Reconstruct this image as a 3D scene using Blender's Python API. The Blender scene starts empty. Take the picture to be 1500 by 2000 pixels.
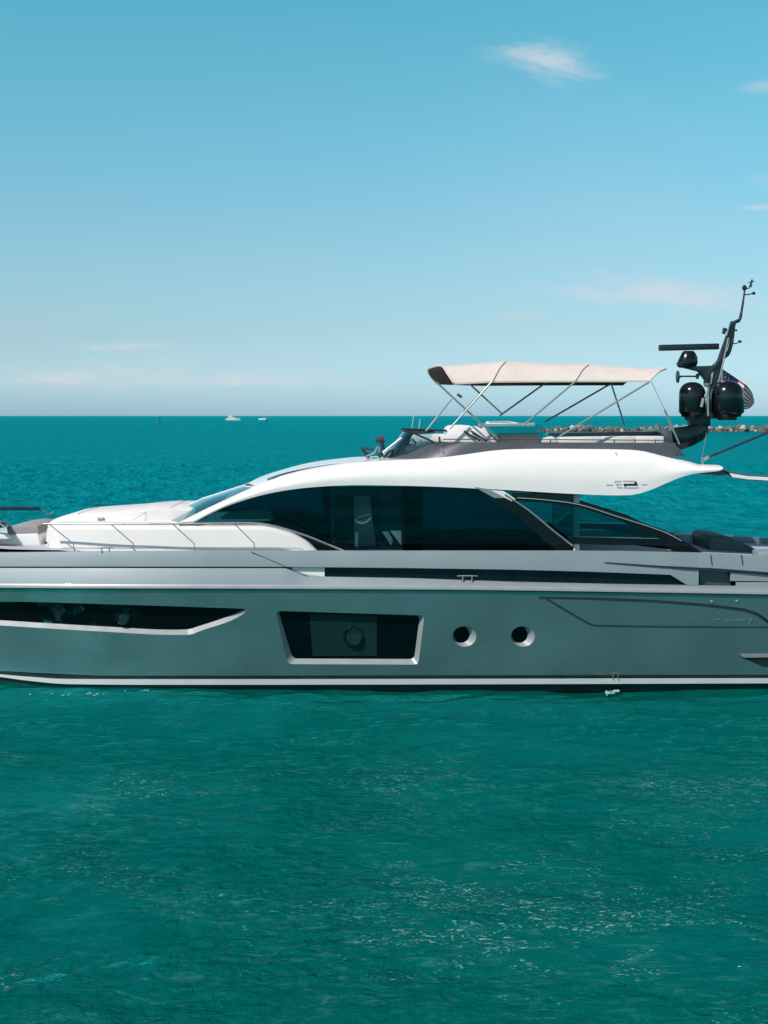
import bpy, bmesh, math, random
import numpy as np
from mathutils import Vector, noise as mnoise
random.seed(7)
rad = math.radians
C = bpy.context.scene.collection
scene = bpy.context.scene

# ------------------------------------------------------------------ camera
H, D, F = 5.45, 25.0, 2500.0          # eye height, distance to the near side of the yacht, focal length in px of a 1500 px frame
cam_d = bpy.data.cameras.new('camera'); cam = bpy.data.objects.new('camera', cam_d); C.objects.link(cam)
cam.location = (0, -D, H); cam.rotation_euler = (rad(90), 0, 0)
cam_d.sensor_fit = 'VERTICAL'; cam_d.sensor_height = 24; cam_d.lens = 30; cam_d.shift_y = -0.094
cam_d.clip_end = 60000; scene.camera = cam
scene.view_settings.view_transform = 'Standard'; scene.view_settings.look = 'None'
scene.view_settings.exposure = 0; scene.view_settings.gamma = 1

# ------------------------------------------------------------------ sun and sky
SUN = Vector((-0.50, -0.48, 0.72)).normalized()
sl = bpy.data.lights.new('sun', 'SUN'); sun = bpy.data.objects.new('sun', sl); C.objects.link(sun)
sl.energy = 4.5; sl.angle = rad(0.6); sl.color = (1.0, 0.92, 0.87)
sun.rotation_euler = SUN.to_track_quat('Z', 'Y').to_euler()
world = bpy.data.worlds.new('World'); scene.world = world; world.use_nodes = True
wn = world.node_tree; wn.nodes.clear()
def N(nt, t, **kw):
    n = nt.nodes.new(t)
    for k, v in kw.items():
        if k.startswith('i_'):
            n.inputs[k[2:].replace('_', ' ')].default_value = v
        elif k.startswith('n_'): n.inputs[int(k[2:])].default_value = v
        else: setattr(n, k, v)
    return n
def math_n(nt, op, a, b=None, c=None, clamp=False):
    n = nt.nodes.new('ShaderNodeMath'); n.operation = op; n.use_clamp = clamp
    for i, v in enumerate((a, b, c)):
        if v is None: continue
        if isinstance(v, (int, float)): n.inputs[i].default_value = v
        else: nt.links.new(v, n.inputs[i])
    return n.outputs[0]
def ramp(nt, fac, stops, interp='LINEAR'):
    r = nt.nodes.new('ShaderNodeValToRGB'); cr = r.color_ramp; cr.interpolation = interp
    while len(cr.elements) < len(stops): cr.elements.new(0.5)
    for e, (p, c) in zip(cr.elements, stops):
        e.position = p; e.color = (c[0], c[1], c[2], 1) if not isinstance(c, (int, float)) else (c, c, c, 1)
    nt.links.new(fac, r.inputs[0]); return r.outputs[0]
def mixc(nt, fac, a, b, blend='MIX'):
    m = nt.nodes.new('ShaderNodeMix'); m.data_type = 'RGBA'; m.blend_type = blend
    for s, v in ((m.inputs[0], fac), (m.inputs[6], a), (m.inputs[7], b)):
        if isinstance(v, (int, float)): s.default_value = v
        elif isinstance(v, tuple): s.default_value = (*v, 1) if len(v) == 3 else v
        else: nt.links.new(v, s)
    return m.outputs[2]
def build_world():
    nt = wn
    out = N(nt, 'ShaderNodeOutputWorld'); bg = N(nt, 'ShaderNodeBackground'); bg.inputs[1].default_value = 0.1; tint_gain = 2.0
    sky = N(nt, 'ShaderNodeTexSky', sky_type='NISHITA', sun_disc=False)
    sky.sun_elevation = math.asin(SUN.z); sky.sun_rotation = math.atan2(SUN.x, SUN.y)
    sky.altitude = 0; sky.air_density = 1.0; sky.dust_density = 0.6; sky.ozone_density = 1.5
    geo = N(nt, 'ShaderNodeTexCoord'); sp = N(nt, 'ShaderNodeSeparateXYZ'); nt.links.new(geo.outputs['Generated'], sp.inputs[0])
    X, Y, Z = sp.outputs
    Yc = math_n(nt, 'MAXIMUM', math_n(nt, 'ABSOLUTE', Y), 0.05)
    u = math_n(nt, 'DIVIDE', X, Yc); v = math_n(nt, 'DIVIDE', Z, Yc)      # tangents of bearing and elevation
    # sea air gives the sky its cyan cast, paler towards the horizon
    tint = ramp(nt, v, SKY)
    vm = N(nt, 'ShaderNodeVectorMath', operation='SCALE'); vm.inputs[3].default_value = tint_gain; nt.links.new(tint, vm.inputs[0])
    col = mixc(nt, 1.0, sky.outputs[0], vm.outputs[0], 'MULTIPLY')
    front = math_n(nt, 'GREATER_THAN', Y, 0.02)
    comb = N(nt, 'ShaderNodeCombineXYZ'); nt.links.new(u, comb.inputs[0]); nt.links.new(v, comb.inputs[1])
    def cloud(px, py, w, h, ang, scale, dens, seed, sx=1.0, sy=3.2):
        nonlocal col
        cu, cv = (px-750)/F, (812-py)/F; ca, sa = math.cos(ang), math.sin(ang)
        du = math_n(nt, 'SUBTRACT', u, cu); dv = math_n(nt, 'SUBTRACT', v, cv)
        a = math_n(nt, 'ADD', math_n(nt, 'MULTIPLY', du, ca), math_n(nt, 'MULTIPLY', dv, sa))
        b = math_n(nt, 'SUBTRACT', math_n(nt, 'MULTIPLY', dv, ca), math_n(nt, 'MULTIPLY', du, sa))
        cb = N(nt, 'ShaderNodeCombineXYZ')
        nt.links.new(math_n(nt, 'MULTIPLY', a, scale*sx), cb.inputs[0]); nt.links.new(math_n(nt, 'MULTIPLY', b, scale*sy), cb.inputs[1]); cb.inputs[2].default_value = seed
        nz = N(nt, 'ShaderNodeTexNoise'); nz.inputs['Scale'].default_value = 1; nz.inputs['Detail'].default_value = 6; nz.inputs['Roughness'].default_value = 0.58
        nz.inputs['Distortion'].default_value = 0.4
        nt.links.new(cb.outputs[0], nz.inputs['Vector'])
        ea = math_n(nt, 'POWER', math_n(nt, 'ABSOLUTE', math_n(nt, 'DIVIDE', a, w/F)), 2.0)
        eb = math_n(nt, 'POWER', math_n(nt, 'ABSOLUTE', math_n(nt, 'DIVIDE', b, h/F)), 2.0)
        e = math_n(nt, 'SUBTRACT', 1.0, math_n(nt, 'SQRT', math_n(nt, 'ADD', ea, eb)))
        m = math_n(nt, 'ADD', e, math_n(nt, 'MULTIPLY', math_n(nt, 'SUBTRACT', nz.outputs[0], 0.5), 2.4))
        mr = N(nt, 'ShaderNodeMapRange', interpolation_type='SMOOTHSTEP'); mr.inputs[1].default_value = -0.1; mr.inputs[2].default_value = 1.5; mr.inputs[4].default_value = dens
        nt.links.new(m, mr.inputs[0])
        em = N(nt, 'ShaderNodeMapRange', interpolation_type='SMOOTHSTEP'); em.inputs[1].default_value = -0.25; em.inputs[2].default_value = 0.4
        nt.links.new(e, em.inputs[0])
        f = math_n(nt, 'MULTIPLY', math_n(nt, 'MULTIPLY', mr.outputs[0], em.outputs[0]), front)
        col = mixc(nt, f, col, (6.6, 7.1, 7.6))
    cloud(1060, 118, 150, 50, -0.16, 18, 0.95, 1.0)
    cloud(1490, 168, 60, 22, 0.05, 26, 0.5, 2.0)
    cloud(1290, 572, 270, 44, -0.10, 14, 0.95, 3.0)
    cloud(1480, 404, 60, 9, 0.0, 20, 0.6, 4.0)
    cloud(1500, 350, 50, 22, 0.0, 20, 0.25, 4.6)
    cloud(255, 676, 150, 15, 0.02, 14, 0.75, 5.0)
    cloud(300, 730, 520, 46, 0.0, 12, 0.5, 6.0)
    cloud(1030, 618, 90, 14, 0.0, 14, 0.4, 7.0)
    cloud(480, 742, 260, 18, 0.0, 22, 0.7, 8.0)
    cloud(100, 740, 130, 18, 0.0, 26, 0.7, 9.0)
    cloud(1150, 400, 420, 300, -0.2, 5, 0.10, 10.0)
    nt.links.new(col, bg.inputs[0]); nt.links.new(bg.outputs[0], out.inputs[0])
SKY = [(0, (0.37, 0.60, 0.93)), (0.0645, (0.405, 0.515, 0.600)), (0.125, (0.432, 0.590, 0.595)), (0.225, (0.385, 0.720, 0.655)), (0.32, (0.325, 0.81, 0.705)), (0.7, (0.42, 0.50, 0.46))]
build_world()

# ------------------------------------------------------------------ materials
def pmat(name, col, rough=0.5, metal=0.0, coat=0.0, var=0.06, scale=3.0, bump=0.0, bscale=60, spec=0.5, rvar=0.06):
    m = bpy.data.materials.new(name); m.use_nodes = True; nt = m.node_tree
    b = nt.nodes['Principled BSDF']; tc = N(nt, 'ShaderNodeTexCoord')
    nz = N(nt, 'ShaderNodeTexNoise'); nz.inputs['Scale'].default_value = scale; nz.inputs['Detail'].default_value = 5
    nt.links.new(tc.outputs['Object'], nz.inputs['Vector'])
    lo = tuple(max(0, c*(1-var)) for c in col); hi = tuple(min(1, c*(1+var)) for c in col)
    nt.links.new(ramp(nt, nz.outputs[0], [(0.3, lo), (0.7, hi)]), b.inputs['Base Color'])
    nt.links.new(ramp(nt, nz.outputs[0], [(0.3, max(0, rough-rvar)), (0.7, min(1, rough+rvar))]), b.inputs['Roughness'])
    b.inputs['Metallic'].default_value = metal; b.inputs['Coat Weight'].default_value = coat; b.inputs['Coat Roughness'].default_value = 0.06
    b.inputs['Specular IOR Level'].default_value = spec
    if bump:
        n2 = N(nt, 'ShaderNodeTexNoise'); n2.inputs['Scale'].default_value = bscale; n2.inputs['Detail'].default_value = 4
        nt.links.new(tc.outputs['Object'], n2.inputs['Vector'])
        bp = N(nt, 'ShaderNodeBump'); bp.inputs['Strength'].default_value = 1; bp.inputs['Distance'].default_value = bump
        nt.links.new(n2.outputs[0], bp.inputs['Height']); nt.links.new(bp.outputs[0], b.inputs['Normal'])
    return m
def glass_mat(name, tint, refl=1.0, rough=0.02):
    m = bpy.data.materials.new(name); m.use_nodes = True; nt = m.node_tree; nt.nodes.clear()
    o = N(nt, 'ShaderNodeOutputMaterial'); t = N(nt, 'ShaderNodeBsdfTransparent'); t.inputs[0].default_value = (*tint, 1)
    g = N(nt, 'ShaderNodeBsdfGlossy'); g.inputs['Roughness'].default_value = rough; g.inputs[0].default_value = (0.85, 0.95, 1, 1)
    fr = N(nt, 'ShaderNodeFresnel'); fr.inputs[0].default_value = 1.5
    mx = N(nt, 'ShaderNodeMixShader'); nt.links.new(math_n(nt, 'MULTIPLY', fr.outputs[0], refl), mx.inputs[0])
    nt.links.new(t.outputs[0], mx.inputs[1]); nt.links.new(g.outputs[0], mx.inputs[2]); nt.links.new(mx.outputs[0], o.inputs[0])
    return m
M = {}
M['hull'] = pmat('grey_metallic_hull_paint', (0.35, 0.42, 0.44), 0.27, 0.84, 0.2, 0.06, 0.6, rvar=0.05)
M['silver'] = pmat('silver_grey_paint', (0.235, 0.28, 0.30), 0.48, 0.2, 0.0, 0.04, 0.8)
M['chrome'] = pmat('polished_steel', (0.40, 0.39, 0.39), 0.3, 0.6, 0, 0.05)
M['trim'] = pmat('bright_silver_trim', (0.30, 0.32, 0.33), 0.4, 0.2, 0.1, 0.04)
M['stripe'] = pmat('pale_stripe_paint', (0.62, 0.64, 0.63), 0.4, 0, 0.1, 0.04)
M['screen'] = glass_mat('clear_acrylic', (0.80, 0.84, 0.84), 1.5)
M['white'] = pmat('white_gelcoat', (0.84, 0.795, 0.77), 0.25, 0, 0.5, 0.025, 1.2)
M['cushion'] = pmat('white_vinyl_cushion', (0.68, 0.65, 0.63), 0.6, 0, 0, 0.04, 4, 0.004, 25)
M['white_deck'] = pmat('white_nonslip_gelcoat', (0.70, 0.665, 0.65), 0.5, 0, 0.1, 0.04, 1.5, 0.0008, 200)
M['sofa'] = pmat('dark_teal_sofa_cover', (0.03, 0.065, 0.07), 0.6, 0, 0, 0.12, 4, 0.004, 20)
M['black'] = pmat('black_antifouling', (0.006, 0.007, 0.008), 0.5, 0, 0, 0.3, 2)
M['gloss_black'] = pmat('gloss_black_composite', (0.005, 0.007, 0.009), 0.14, 0, 0.15, 0.2, 2, spec=0.4)
M['satin_black'] = pmat('satin_black_paint', (0.016, 0.018, 0.022), 0.38, 0, 0.2, 0.2, 3)
M['dark_grey'] = pmat('dark_grey_coaming_paint', (0.085, 0.09, 0.10), 0.35, 0.3, 0.3, 0.06, 1)
M['mid_grey'] = pmat('warm_grey_cushion_fabric', (0.30, 0.285, 0.28), 0.8, 0, 0, 0.08, 5, 0.003, 90)
M['deck'] = pmat('pale_grey_deck_nonslip', (0.42, 0.43, 0.47), 0.7, 0, 0, 0.05, 3, 0.001, 300)
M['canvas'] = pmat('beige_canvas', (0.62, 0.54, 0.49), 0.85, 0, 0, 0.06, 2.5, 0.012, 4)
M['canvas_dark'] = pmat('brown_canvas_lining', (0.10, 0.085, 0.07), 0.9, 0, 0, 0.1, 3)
M['winglass'] = glass_mat('tinted_saloon_glass', (0.19, 0.44, 0.49), 0.7)
M['helmglass'] = glass_mat('clearer_side_glass', (0.70, 0.83, 0.85), 0.7)
M['clearglass'] = glass_mat('tinted_screen_glass', (0.45, 0.68, 0.70), 1.4)
M['skyglass'] = pmat('dark_roof_glass', (0.02, 0.04, 0.05), 0.06, 0, 0.5, 0.1, 1, spec=0.8)
M['hullglass'] = pmat('black_hull_glass', (0.002, 0.004, 0.006), 0.08, 0, 0, 0.1, 1, spec=0.25)
M['hullglass2'] = pmat('dark_green_blind', (0.006, 0.027, 0.029), 0.5, 0, 0, 0.1, 1, spec=0.2)
M['interior'] = pmat('saloon_interior_panels', (0.04, 0.06, 0.07), 0.6, 0, 0, 0.2, 1)
M['navy'] = pmat('navy_vinyl_cover', (0.012, 0.03, 0.055), 0.45, 0, 0.1, 0.2, 6, 0.01, 12)
M['rope'] = pmat('dark_blue_rope', (0.01, 0.05, 0.08), 0.8)
M['gold'] = pmat('rock_limestone', (0.27, 0.24, 0.19), 0.9, 0, 0, 0.55, 0.35, 0.1, 2)
M['letter'] = pmat('dark_lettering', (0.02, 0.02, 0.025), 0.4)
M['letter_grey'] = pmat('grey_lettering', (0.42, 0.42, 0.43), 0.4)

# ------------------------------------------------------------------ helpers
def V(px, py, y):                       # the point seen at (px, py) that stands y metres behind the yacht's near side
    d = D+y
    return Vector(((px-750)/F*d, y, H-(py-812)/F*d))
def VS(px, py, surf):                   # the same on a surface y = surf(x, z)
    y = 0.3
    for _ in range(12):
        p = V(px, py, y); y = surf(p.x, p.z)
    return V(px, py, y)
def pchip(xs, ys):
    xs = np.array(xs, float); ys = np.array(ys, float); h = np.diff(xs); d = np.diff(ys)/h
    m = np.zeros(len(xs)); m[0] = d[0]; m[-1] = d[-1]
    for i in range(1, len(xs)-1):
        if d[i-1]*d[i] > 0:
            w1, w2 = 2*h[i]+h[i-1], h[i]+2*h[i-1]; m[i] = (w1+w2)/(w1/d[i-1]+w2/d[i])
    def f(x):
        x = min(max(x, xs[0]), xs[-1]); i = min(max(int(np.searchsorted(xs, x))-1, 0), len(h)-1)
        t = (x-xs[i])/h[i]
        return float((2*t**3-3*t*t+1)*ys[i]+(t**3-2*t*t+t)*h[i]*m[i]+(-2*t**3+3*t*t)*ys[i+1]+(t**3-t*t)*h[i]*m[i+1])
    return f
def line(pts): return pchip([p[0] for p in pts], [p[1] for p in pts])
def lin(pts): return lambda x: float(np.interp(x, [p[0] for p in pts], [p[1] for p in pts]))
def xz(pts, y):                         # a longitudinal line from picture samples at distance y -> z(x)
    q = [V(a, b, y) for a, b in pts]; return pchip([p.x for p in q], [p.z for p in q])

def link(name, bm, mats, parent=None, smooth=True, ang=32, bevel=0.0):
    bmesh.ops.recalc_face_normals(bm, faces=bm.faces)
    if bevel:
        es = [e for e in bm.edges if len(e.link_faces) == 2 and e.calc_face_angle(0) > rad(30)]
        bmesh.ops.bevel(bm, geom=es, offset=bevel, segments=2, profile=0.5, affect='EDGES', clamp_overlap=True)
    if smooth:
        for f in bm.faces: f.smooth = True
        for e in bm.edges:
            if len(e.link_faces) == 2 and e.calc_face_angle(0) > rad(ang): e.smooth = False
    me = bpy.data.meshes.new(name); bm.to_mesh(me); bm.free()
    for m in (mats if isinstance(mats, (list, tuple)) else [mats]): me.materials.append(m)
    o = bpy.data.objects.new(name, me); C.objects.link(o)
    if parent: o.parent = parent
    return o
def tag(o, label, cat, group=None, kind=None):
    if label: o['label'] = label
    if cat: o['category'] = cat
    if group: o['group'] = group
    if kind: o['kind'] = kind
    return o
def grid(bm, rows, closed_u=False, closed_v=False, mi=None, cap=False):
    vs = [[bm.verts.new(p) for p in r] for r in rows]; n, k = len(vs), len(vs[0])
    for i in range(n if closed_u else n-1):
        for j in range(k if closed_v else k-1):
            f = bm.faces.new((vs[i][j], vs[(i+1) % n][j], vs[(i+1) % n][(j+1) % k], vs[i][(j+1) % k]))
            if mi is not None: f.material_index = mi(i, j) if callable(mi) else mi
    if cap:
        for r in (vs[0], vs[-1]):
            try: bm.faces.new(r)
            except ValueError: pass
    return vs
def tube(bm, pts, r, n=8, mi=0):
    pts = [Vector(p) for p in pts]; rows = []; prev = None
    for i, p in enumerate(pts):
        t = (pts[min(i+1, len(pts)-1)]-pts[max(i-1, 0)]).normalized()
        if prev is None:
            a = t.orthogonal().normalized()
        else: a = (prev-t*prev.dot(t)).normalized()
        prev = a; b = t.cross(a); rr = r[i] if isinstance(r, (list, tuple)) else r
        rows.append([p+rr*(a*math.cos(2*math.pi*k/n)+b*math.sin(2*math.pi*k/n)) for k in range(n)])
    grid(bm, rows, closed_v=True, mi=mi, cap=True)
def smooth_path(pts, n=6):
    pts = [Vector(p) for p in pts]; out = []
    for i in range(len(pts)-1):
        p0, p1, p2, p3 = pts[max(i-1, 0)], pts[i], pts[i+1], pts[min(i+2, len(pts)-1)]
        for k in range(n):
            t = k/n
            out.append(0.5*((2*p1)+(p2-p0)*t+(2*p0-5*p1+4*p2-p3)*t*t+(3*p1-p0-3*p2+p3)*t**3))
    out.append(pts[-1]); return out
def lathe(bm, c, prof, n=32, axis='Z', mi=0):
    rows = []
    for r, h in prof:
        row = []
        for k in range(n):
            a = 2*math.pi*k/n; u, v = r*math.cos(a), r*math.sin(a)
            row.append(Vector(c)+(Vector((u, v, h)) if axis == 'Z' else Vector((u, h, v)) if axis == 'Y' else Vector((h, u, v))))
        rows.append(row)
    grid(bm, rows, closed_v=True, mi=mi, cap=True)
def box(bm, x0, x1, y0, y1, z0, z1, mi=0):
    p = [Vector((x, y, z)) for x in (x0, x1) for y in (y0, y1) for z in (z0, z1)]
    v = [bm.verts.new(q) for q in p]
    for f in ((0, 1, 3, 2), (4, 6, 7, 5), (0, 4, 5, 1), (2, 3, 7, 6), (0, 2, 6, 4), (1, 5, 7, 3)):
        bm.faces.new([v[i] for i in f]).material_index = mi
def prism(bm, poly, off, mi=0):         # solid from a 3-D polygon pushed by the vector off
    a = [bm.verts.new(p) for p in poly]; b = [bm.verts.new(Vector(p)+Vector(off)) for p in poly]
    fs = [bm.faces.new(a), bm.faces.new(b[::-1])]
    for i in range(len(a)): fs.append(bm.faces.new((a[i], b[i], b[(i+1) % len(a)], a[(i+1) % len(a)])))
    for f in fs: f.material_index = mi
def ppoly(pts, y): return [V(a, b, y) for a, b in pts]
def mirror_rows(rows): return [[Vector((p.x, 5.2-p.y, p.z)) for p in r] for r in rows]
def MY(p): return Vector((p.x, 5.2-p.y, p.z))
BM = bmesh.new

# ------------------------------------------------------------------ sea
def water_mat():
    m = bpy.data.materials.new('sea_water'); m.use_nodes = True; nt = m.node_tree; nt.nodes.clear()
    o = N(nt, 'ShaderNodeOutputMaterial'); tc = N(nt, 'ShaderNodeTexCoord')
    geo = N(nt, 'ShaderNodeNewGeometry')
    def nz(sx, sy, scale, det, rough=0.55, dist=0.0, off=0.0, rot=0.0):
        mp = N(nt, 'ShaderNodeMapping'); mp.inputs['Scale'].default_value = (sx, sy, 1); mp.inputs['Location'].default_value = (off, off*1.7, 0); mp.inputs['Rotation'].default_value = (0, 0, rot)
        nt.links.new(tc.outputs['Object'], mp.inputs['Vector'])
        n = N(nt, 'ShaderNodeTexNoise'); n.inputs['Scale'].default_value = scale; n.inputs['Detail'].default_value = det
        n.inputs['Roughness'].default_value = rough; n.inputs['Distortion'].default_value = dist
        nt.links.new(mp.outputs[0], n.inputs['Vector']); return n.outputs[0]
    big = nz(1, 1.6, 0.05, 3, 0.6); wind = ramp(nt, nz(1, 1.5, 0.30, 4, 0.6, 0.3, 13.0), [(0.36, 0.12), (0.58, 1.0)])
    rip = nz(1, 1.5, 4.2, 5, 0.6, 0.5, 3.0, 0.25); med = nz(1, 1.5, 0.9, 4, 0.55, 0.2, 7.0, -0.2); swl = nz(1, 0.75, 0.55, 5, 0.62, 0.3, 20.0, 0.2)
    sep = N(nt, 'ShaderNodeSeparateXYZ'); nt.links.new(geo.outputs['Position'], sep.inputs[0])
    # open water beyond the lee of the yacht is choppier (wind comes from behind her)
    lee = N(nt, 'ShaderNodeMapRange'); lee.inputs[1].default_value = 8; lee.inputs[2].default_value = 40; lee.inputs[3].default_value = 0.75; lee.inputs[4].default_value = 1.0
    nt.links.new(sep.outputs[1], lee.inputs[0])
    calm = N(nt, 'ShaderNodeMapRange', interpolation_type='SMOOTHSTEP'); calm.inputs[1].default_value = -6.0; calm.inputs[2].default_value = -0.5; calm.inputs[3].default_value = 1.0; calm.inputs[4].default_value = 0.25
    nt.links.new(sep.outputs[1], calm.inputs[0])
    outer = math_n(nt, 'GREATER_THAN', sep.outputs[1], 6.0)
    wind = math_n(nt, 'MULTIPLY', wind, math_n(nt, 'MAXIMUM', calm.outputs[0], outer))
    h = math_n(nt, 'MULTIPLY', math_n(nt, 'MULTIPLY', rip, wind), 0.15)
    h = math_n(nt, 'ADD', h, math_n(nt, 'MULTIPLY', med, 0.07))
    lee2 = N(nt, 'ShaderNodeMapRange'); lee2.inputs[1].default_value = 8; lee2.inputs[2].default_value = 60; lee2.inputs[3].default_value = 0.04; lee2.inputs[4].default_value = 2.4
    nt.links.new(sep.outputs[1], lee2.inputs[0])
    h = math_n(nt, 'MULTIPLY', h, lee.outputs[0])
    h = math_n(nt, 'ADD', h, math_n(nt, 'MULTIPLY', math_n(nt, 'MULTIPLY', swl, 0.9), lee2.outputs[0]))
    bp = N(nt, 'ShaderNodeBump'); bp.inputs['Strength'].default_value = 1; bp.inputs['Distance'].default_value = 1.0
    nt.links.new(h, bp.inputs['Height'])
    # body colour: paler and more turquoise far out behind the yacht
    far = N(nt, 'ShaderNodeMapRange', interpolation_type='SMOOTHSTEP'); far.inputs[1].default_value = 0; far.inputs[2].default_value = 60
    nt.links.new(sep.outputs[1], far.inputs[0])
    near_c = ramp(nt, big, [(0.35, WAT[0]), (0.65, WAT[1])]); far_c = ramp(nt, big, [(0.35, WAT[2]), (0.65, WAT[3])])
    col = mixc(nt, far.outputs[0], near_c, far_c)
    # sun glints painted into the water colour as pale flecks, in patches
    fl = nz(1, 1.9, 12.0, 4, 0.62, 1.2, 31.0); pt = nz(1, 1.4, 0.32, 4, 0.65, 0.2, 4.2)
    # one denser cluster of painted glints in front of the after part of the yacht
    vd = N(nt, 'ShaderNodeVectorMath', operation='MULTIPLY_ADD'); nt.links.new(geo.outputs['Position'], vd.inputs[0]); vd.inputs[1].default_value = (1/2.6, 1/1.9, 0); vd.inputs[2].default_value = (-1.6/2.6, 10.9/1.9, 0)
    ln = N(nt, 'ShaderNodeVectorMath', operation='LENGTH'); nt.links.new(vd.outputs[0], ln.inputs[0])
    glint_patch = math_n(nt, 'SUBTRACT', math_n(nt, 'ADD', 0.75, math_n(nt, 'MULTIPLY', math_n(nt, 'SUBTRACT', nz(1, 1.8, 1.5, 4, 0.65, 0.5, 9.1), 0.5), 5.0)), ln.outputs['Value'], clamp=True)
    fl = math_n(nt, 'ADD', fl, math_n(nt, 'MULTIPLY', glint_patch, 0.04))
    pt = math_n(nt, 'ADD', math_n(nt, 'MULTIPLY', pt, 0.96), math_n(nt, 'MULTIPLY', glint_patch, 0.25))
    glint_fac = math_n(nt, 'MULTIPLY', ramp(nt, fl, [(0.60, 0.0), (0.68, 1.0)]), math_n(nt, 'MULTIPLY', ramp(nt, pt, [(0.50, 0.0), (0.60, 1.0)]), calm.outputs[0]))
    glint_fac = math_n(nt, 'MULTIPLY', glint_fac, 0.6)
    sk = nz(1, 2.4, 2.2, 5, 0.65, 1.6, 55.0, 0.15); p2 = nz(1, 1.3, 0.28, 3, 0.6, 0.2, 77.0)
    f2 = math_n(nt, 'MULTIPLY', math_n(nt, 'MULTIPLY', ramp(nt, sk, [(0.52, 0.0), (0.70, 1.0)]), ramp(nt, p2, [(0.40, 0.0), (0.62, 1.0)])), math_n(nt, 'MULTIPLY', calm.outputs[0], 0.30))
    col = mixc(nt, f2, col, (0.10, 0.32, 0.29))  # light ripple highlights painted into the body colour as soft streaks
    col = mixc(nt, glint_fac, col, (0.42, 0.62, 0.57))
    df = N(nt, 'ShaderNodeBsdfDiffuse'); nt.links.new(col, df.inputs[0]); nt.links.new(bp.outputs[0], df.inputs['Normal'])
    gl = N(nt, 'ShaderNodeBsdfGlossy'); gl.inputs['Roughness'].default_value = 0.07; gl.inputs[0].default_value = (0.06, 0.92, 0.97, 1)
    nt.links.new(bp.outputs[0], gl.inputs['Normal'])
    fr = N(nt, 'ShaderNodeFresnel'); fr.inputs[0].default_value = 1.33; nt.links.new(bp.outputs[0], fr.inputs['Normal'])
    # steep facets of a chop hide the grazing ones, so open water mirrors less than the flat formula
    cap = N(nt, 'ShaderNodeMapRange'); cap.inputs[1].default_value = 0; cap.inputs[2].default_value = 30; cap.inputs[3].default_value = 0.85; cap.inputs[4].default_value = 0.33; nt.links.new(sep.outputs[1], cap.inputs[0])
    mx = N(nt, 'ShaderNodeMixShader')
    nt.links.new(math_n(nt, 'MINIMUM', fr.outputs[0], cap.outputs[0]), mx.inputs[0])
    nt.links.new(df.outputs[0], mx.inputs[1]); nt.links.new(gl.outputs[0], mx.inputs[2]); nt.links.new(mx.outputs[0], o.inputs[0])
    return m
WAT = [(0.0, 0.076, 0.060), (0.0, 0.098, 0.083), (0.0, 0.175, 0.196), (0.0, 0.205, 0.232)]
def axis(fine0, fine1, step, lo, hi, g):
    a = list(np.arange(fine0, fine1+step/2, step)); s = step; x = a[-1]
    while x < hi: s *= g; x += s; a.append(min(x, hi))
    s = step; x = a[0]; left = []
    while x > lo: s *= g; x -= s; left.append(max(x, lo))
    return np.array(left[::-1]+a)
def build_sea():
    def zone(fine, out):
        a = list(np.arange(fine[0], fine[1]+fine[2]/2, fine[2]))
        for side in (1, -1):
            st = fine[2]; x = a[-1] if side > 0 else a[0]; mid, step, end = out[side]
            while side*x < side*end:
                if side*x > side*mid: st *= 1.07
                else: st = min(step, st*1.15)
                x += side*st
                if side > 0: a.append(min(x, end))
                else: a.insert(0, max(x, end))
        return np.array(a)
    xs = zone((-8.5, 8.5, 0.07), {1: (42, .30, 30000), -1: (-42, .30, -30000)}); ys = zone((-14.5, 1.0, 0.07), {1: (115, .32, 42000), -1: (-16, .3, -3000)})
    Xg, Yg = np.meshgrid(xs, ys); Z = np.zeros_like(Xg); rng = np.random.RandomState(3)
    dx = np.gradient(xs)[None, :]*np.ones_like(Xg); dy = np.gradient(ys)[:, None]*np.ones_like(Xg); st = np.maximum(dx, dy)
    open_ = np.clip((Yg-5)/25, 0, 1); open_ = open_*open_*(3-2*open_)
    for lam, amp, n, op in ((6.0, .014, 5, 0), (3.0, .008, 6, 0), (1.4, .0042, 8, 0), (0.7, .0028, 9, 0), (0.38, .0014, 9, 0), (5.0, .026, 6, 1), (2.8, .023, 9, 1), (1.7, .016, 10, 1)):
        for _ in range(n):
            l = lam*rng.uniform(.75, 1.3); th = rng.normal(math.pi/2, .65); k = 2*math.pi/l; ph = rng.uniform(0, 6.28)
            w = np.clip((l/st-3.5)/3.5, 0, 1)*(open_ if op else 1)
            q = np.sin(k*(Xg*math.cos(th)+Yg*math.sin(th))+ph+0.5*np.sin(0.31*Xg+ph)+0.4*np.sin(0.23*Yg-ph))
            Z += amp*w*(q+0.35*(q*q-0.5))
    R, K = Xg.shape
    co = np.stack([Xg, Yg, Z], -1).reshape(-1, 3).astype(np.float32)
    i = np.arange(R-1)[:, None]*K+np.arange(K-1)[None, :]
    f = np.stack([i, i+1, i+K+1, i+K], -1).reshape(-1, 4).astype(np.int32)
    me = bpy.data.meshes.new('sea'); me.vertices.add(len(co)); me.vertices.foreach_set('co', co.ravel())
    me.loops.add(f.size); me.loops.foreach_set('vertex_index', f.ravel())
    me.polygons.add(len(f)); me.polygons.foreach_set('loop_start', np.arange(0, f.size, 4, dtype=np.int32)); me.polygons.foreach_set('loop_total', np.full(len(f), 4, np.int32))
    me.polygons.foreach_set('use_smooth', np.ones(len(f), bool)); me.update(); me.validate()
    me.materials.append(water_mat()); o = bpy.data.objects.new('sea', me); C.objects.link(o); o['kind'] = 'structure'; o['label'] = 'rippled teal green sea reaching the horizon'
    return o
build_sea()

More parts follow.
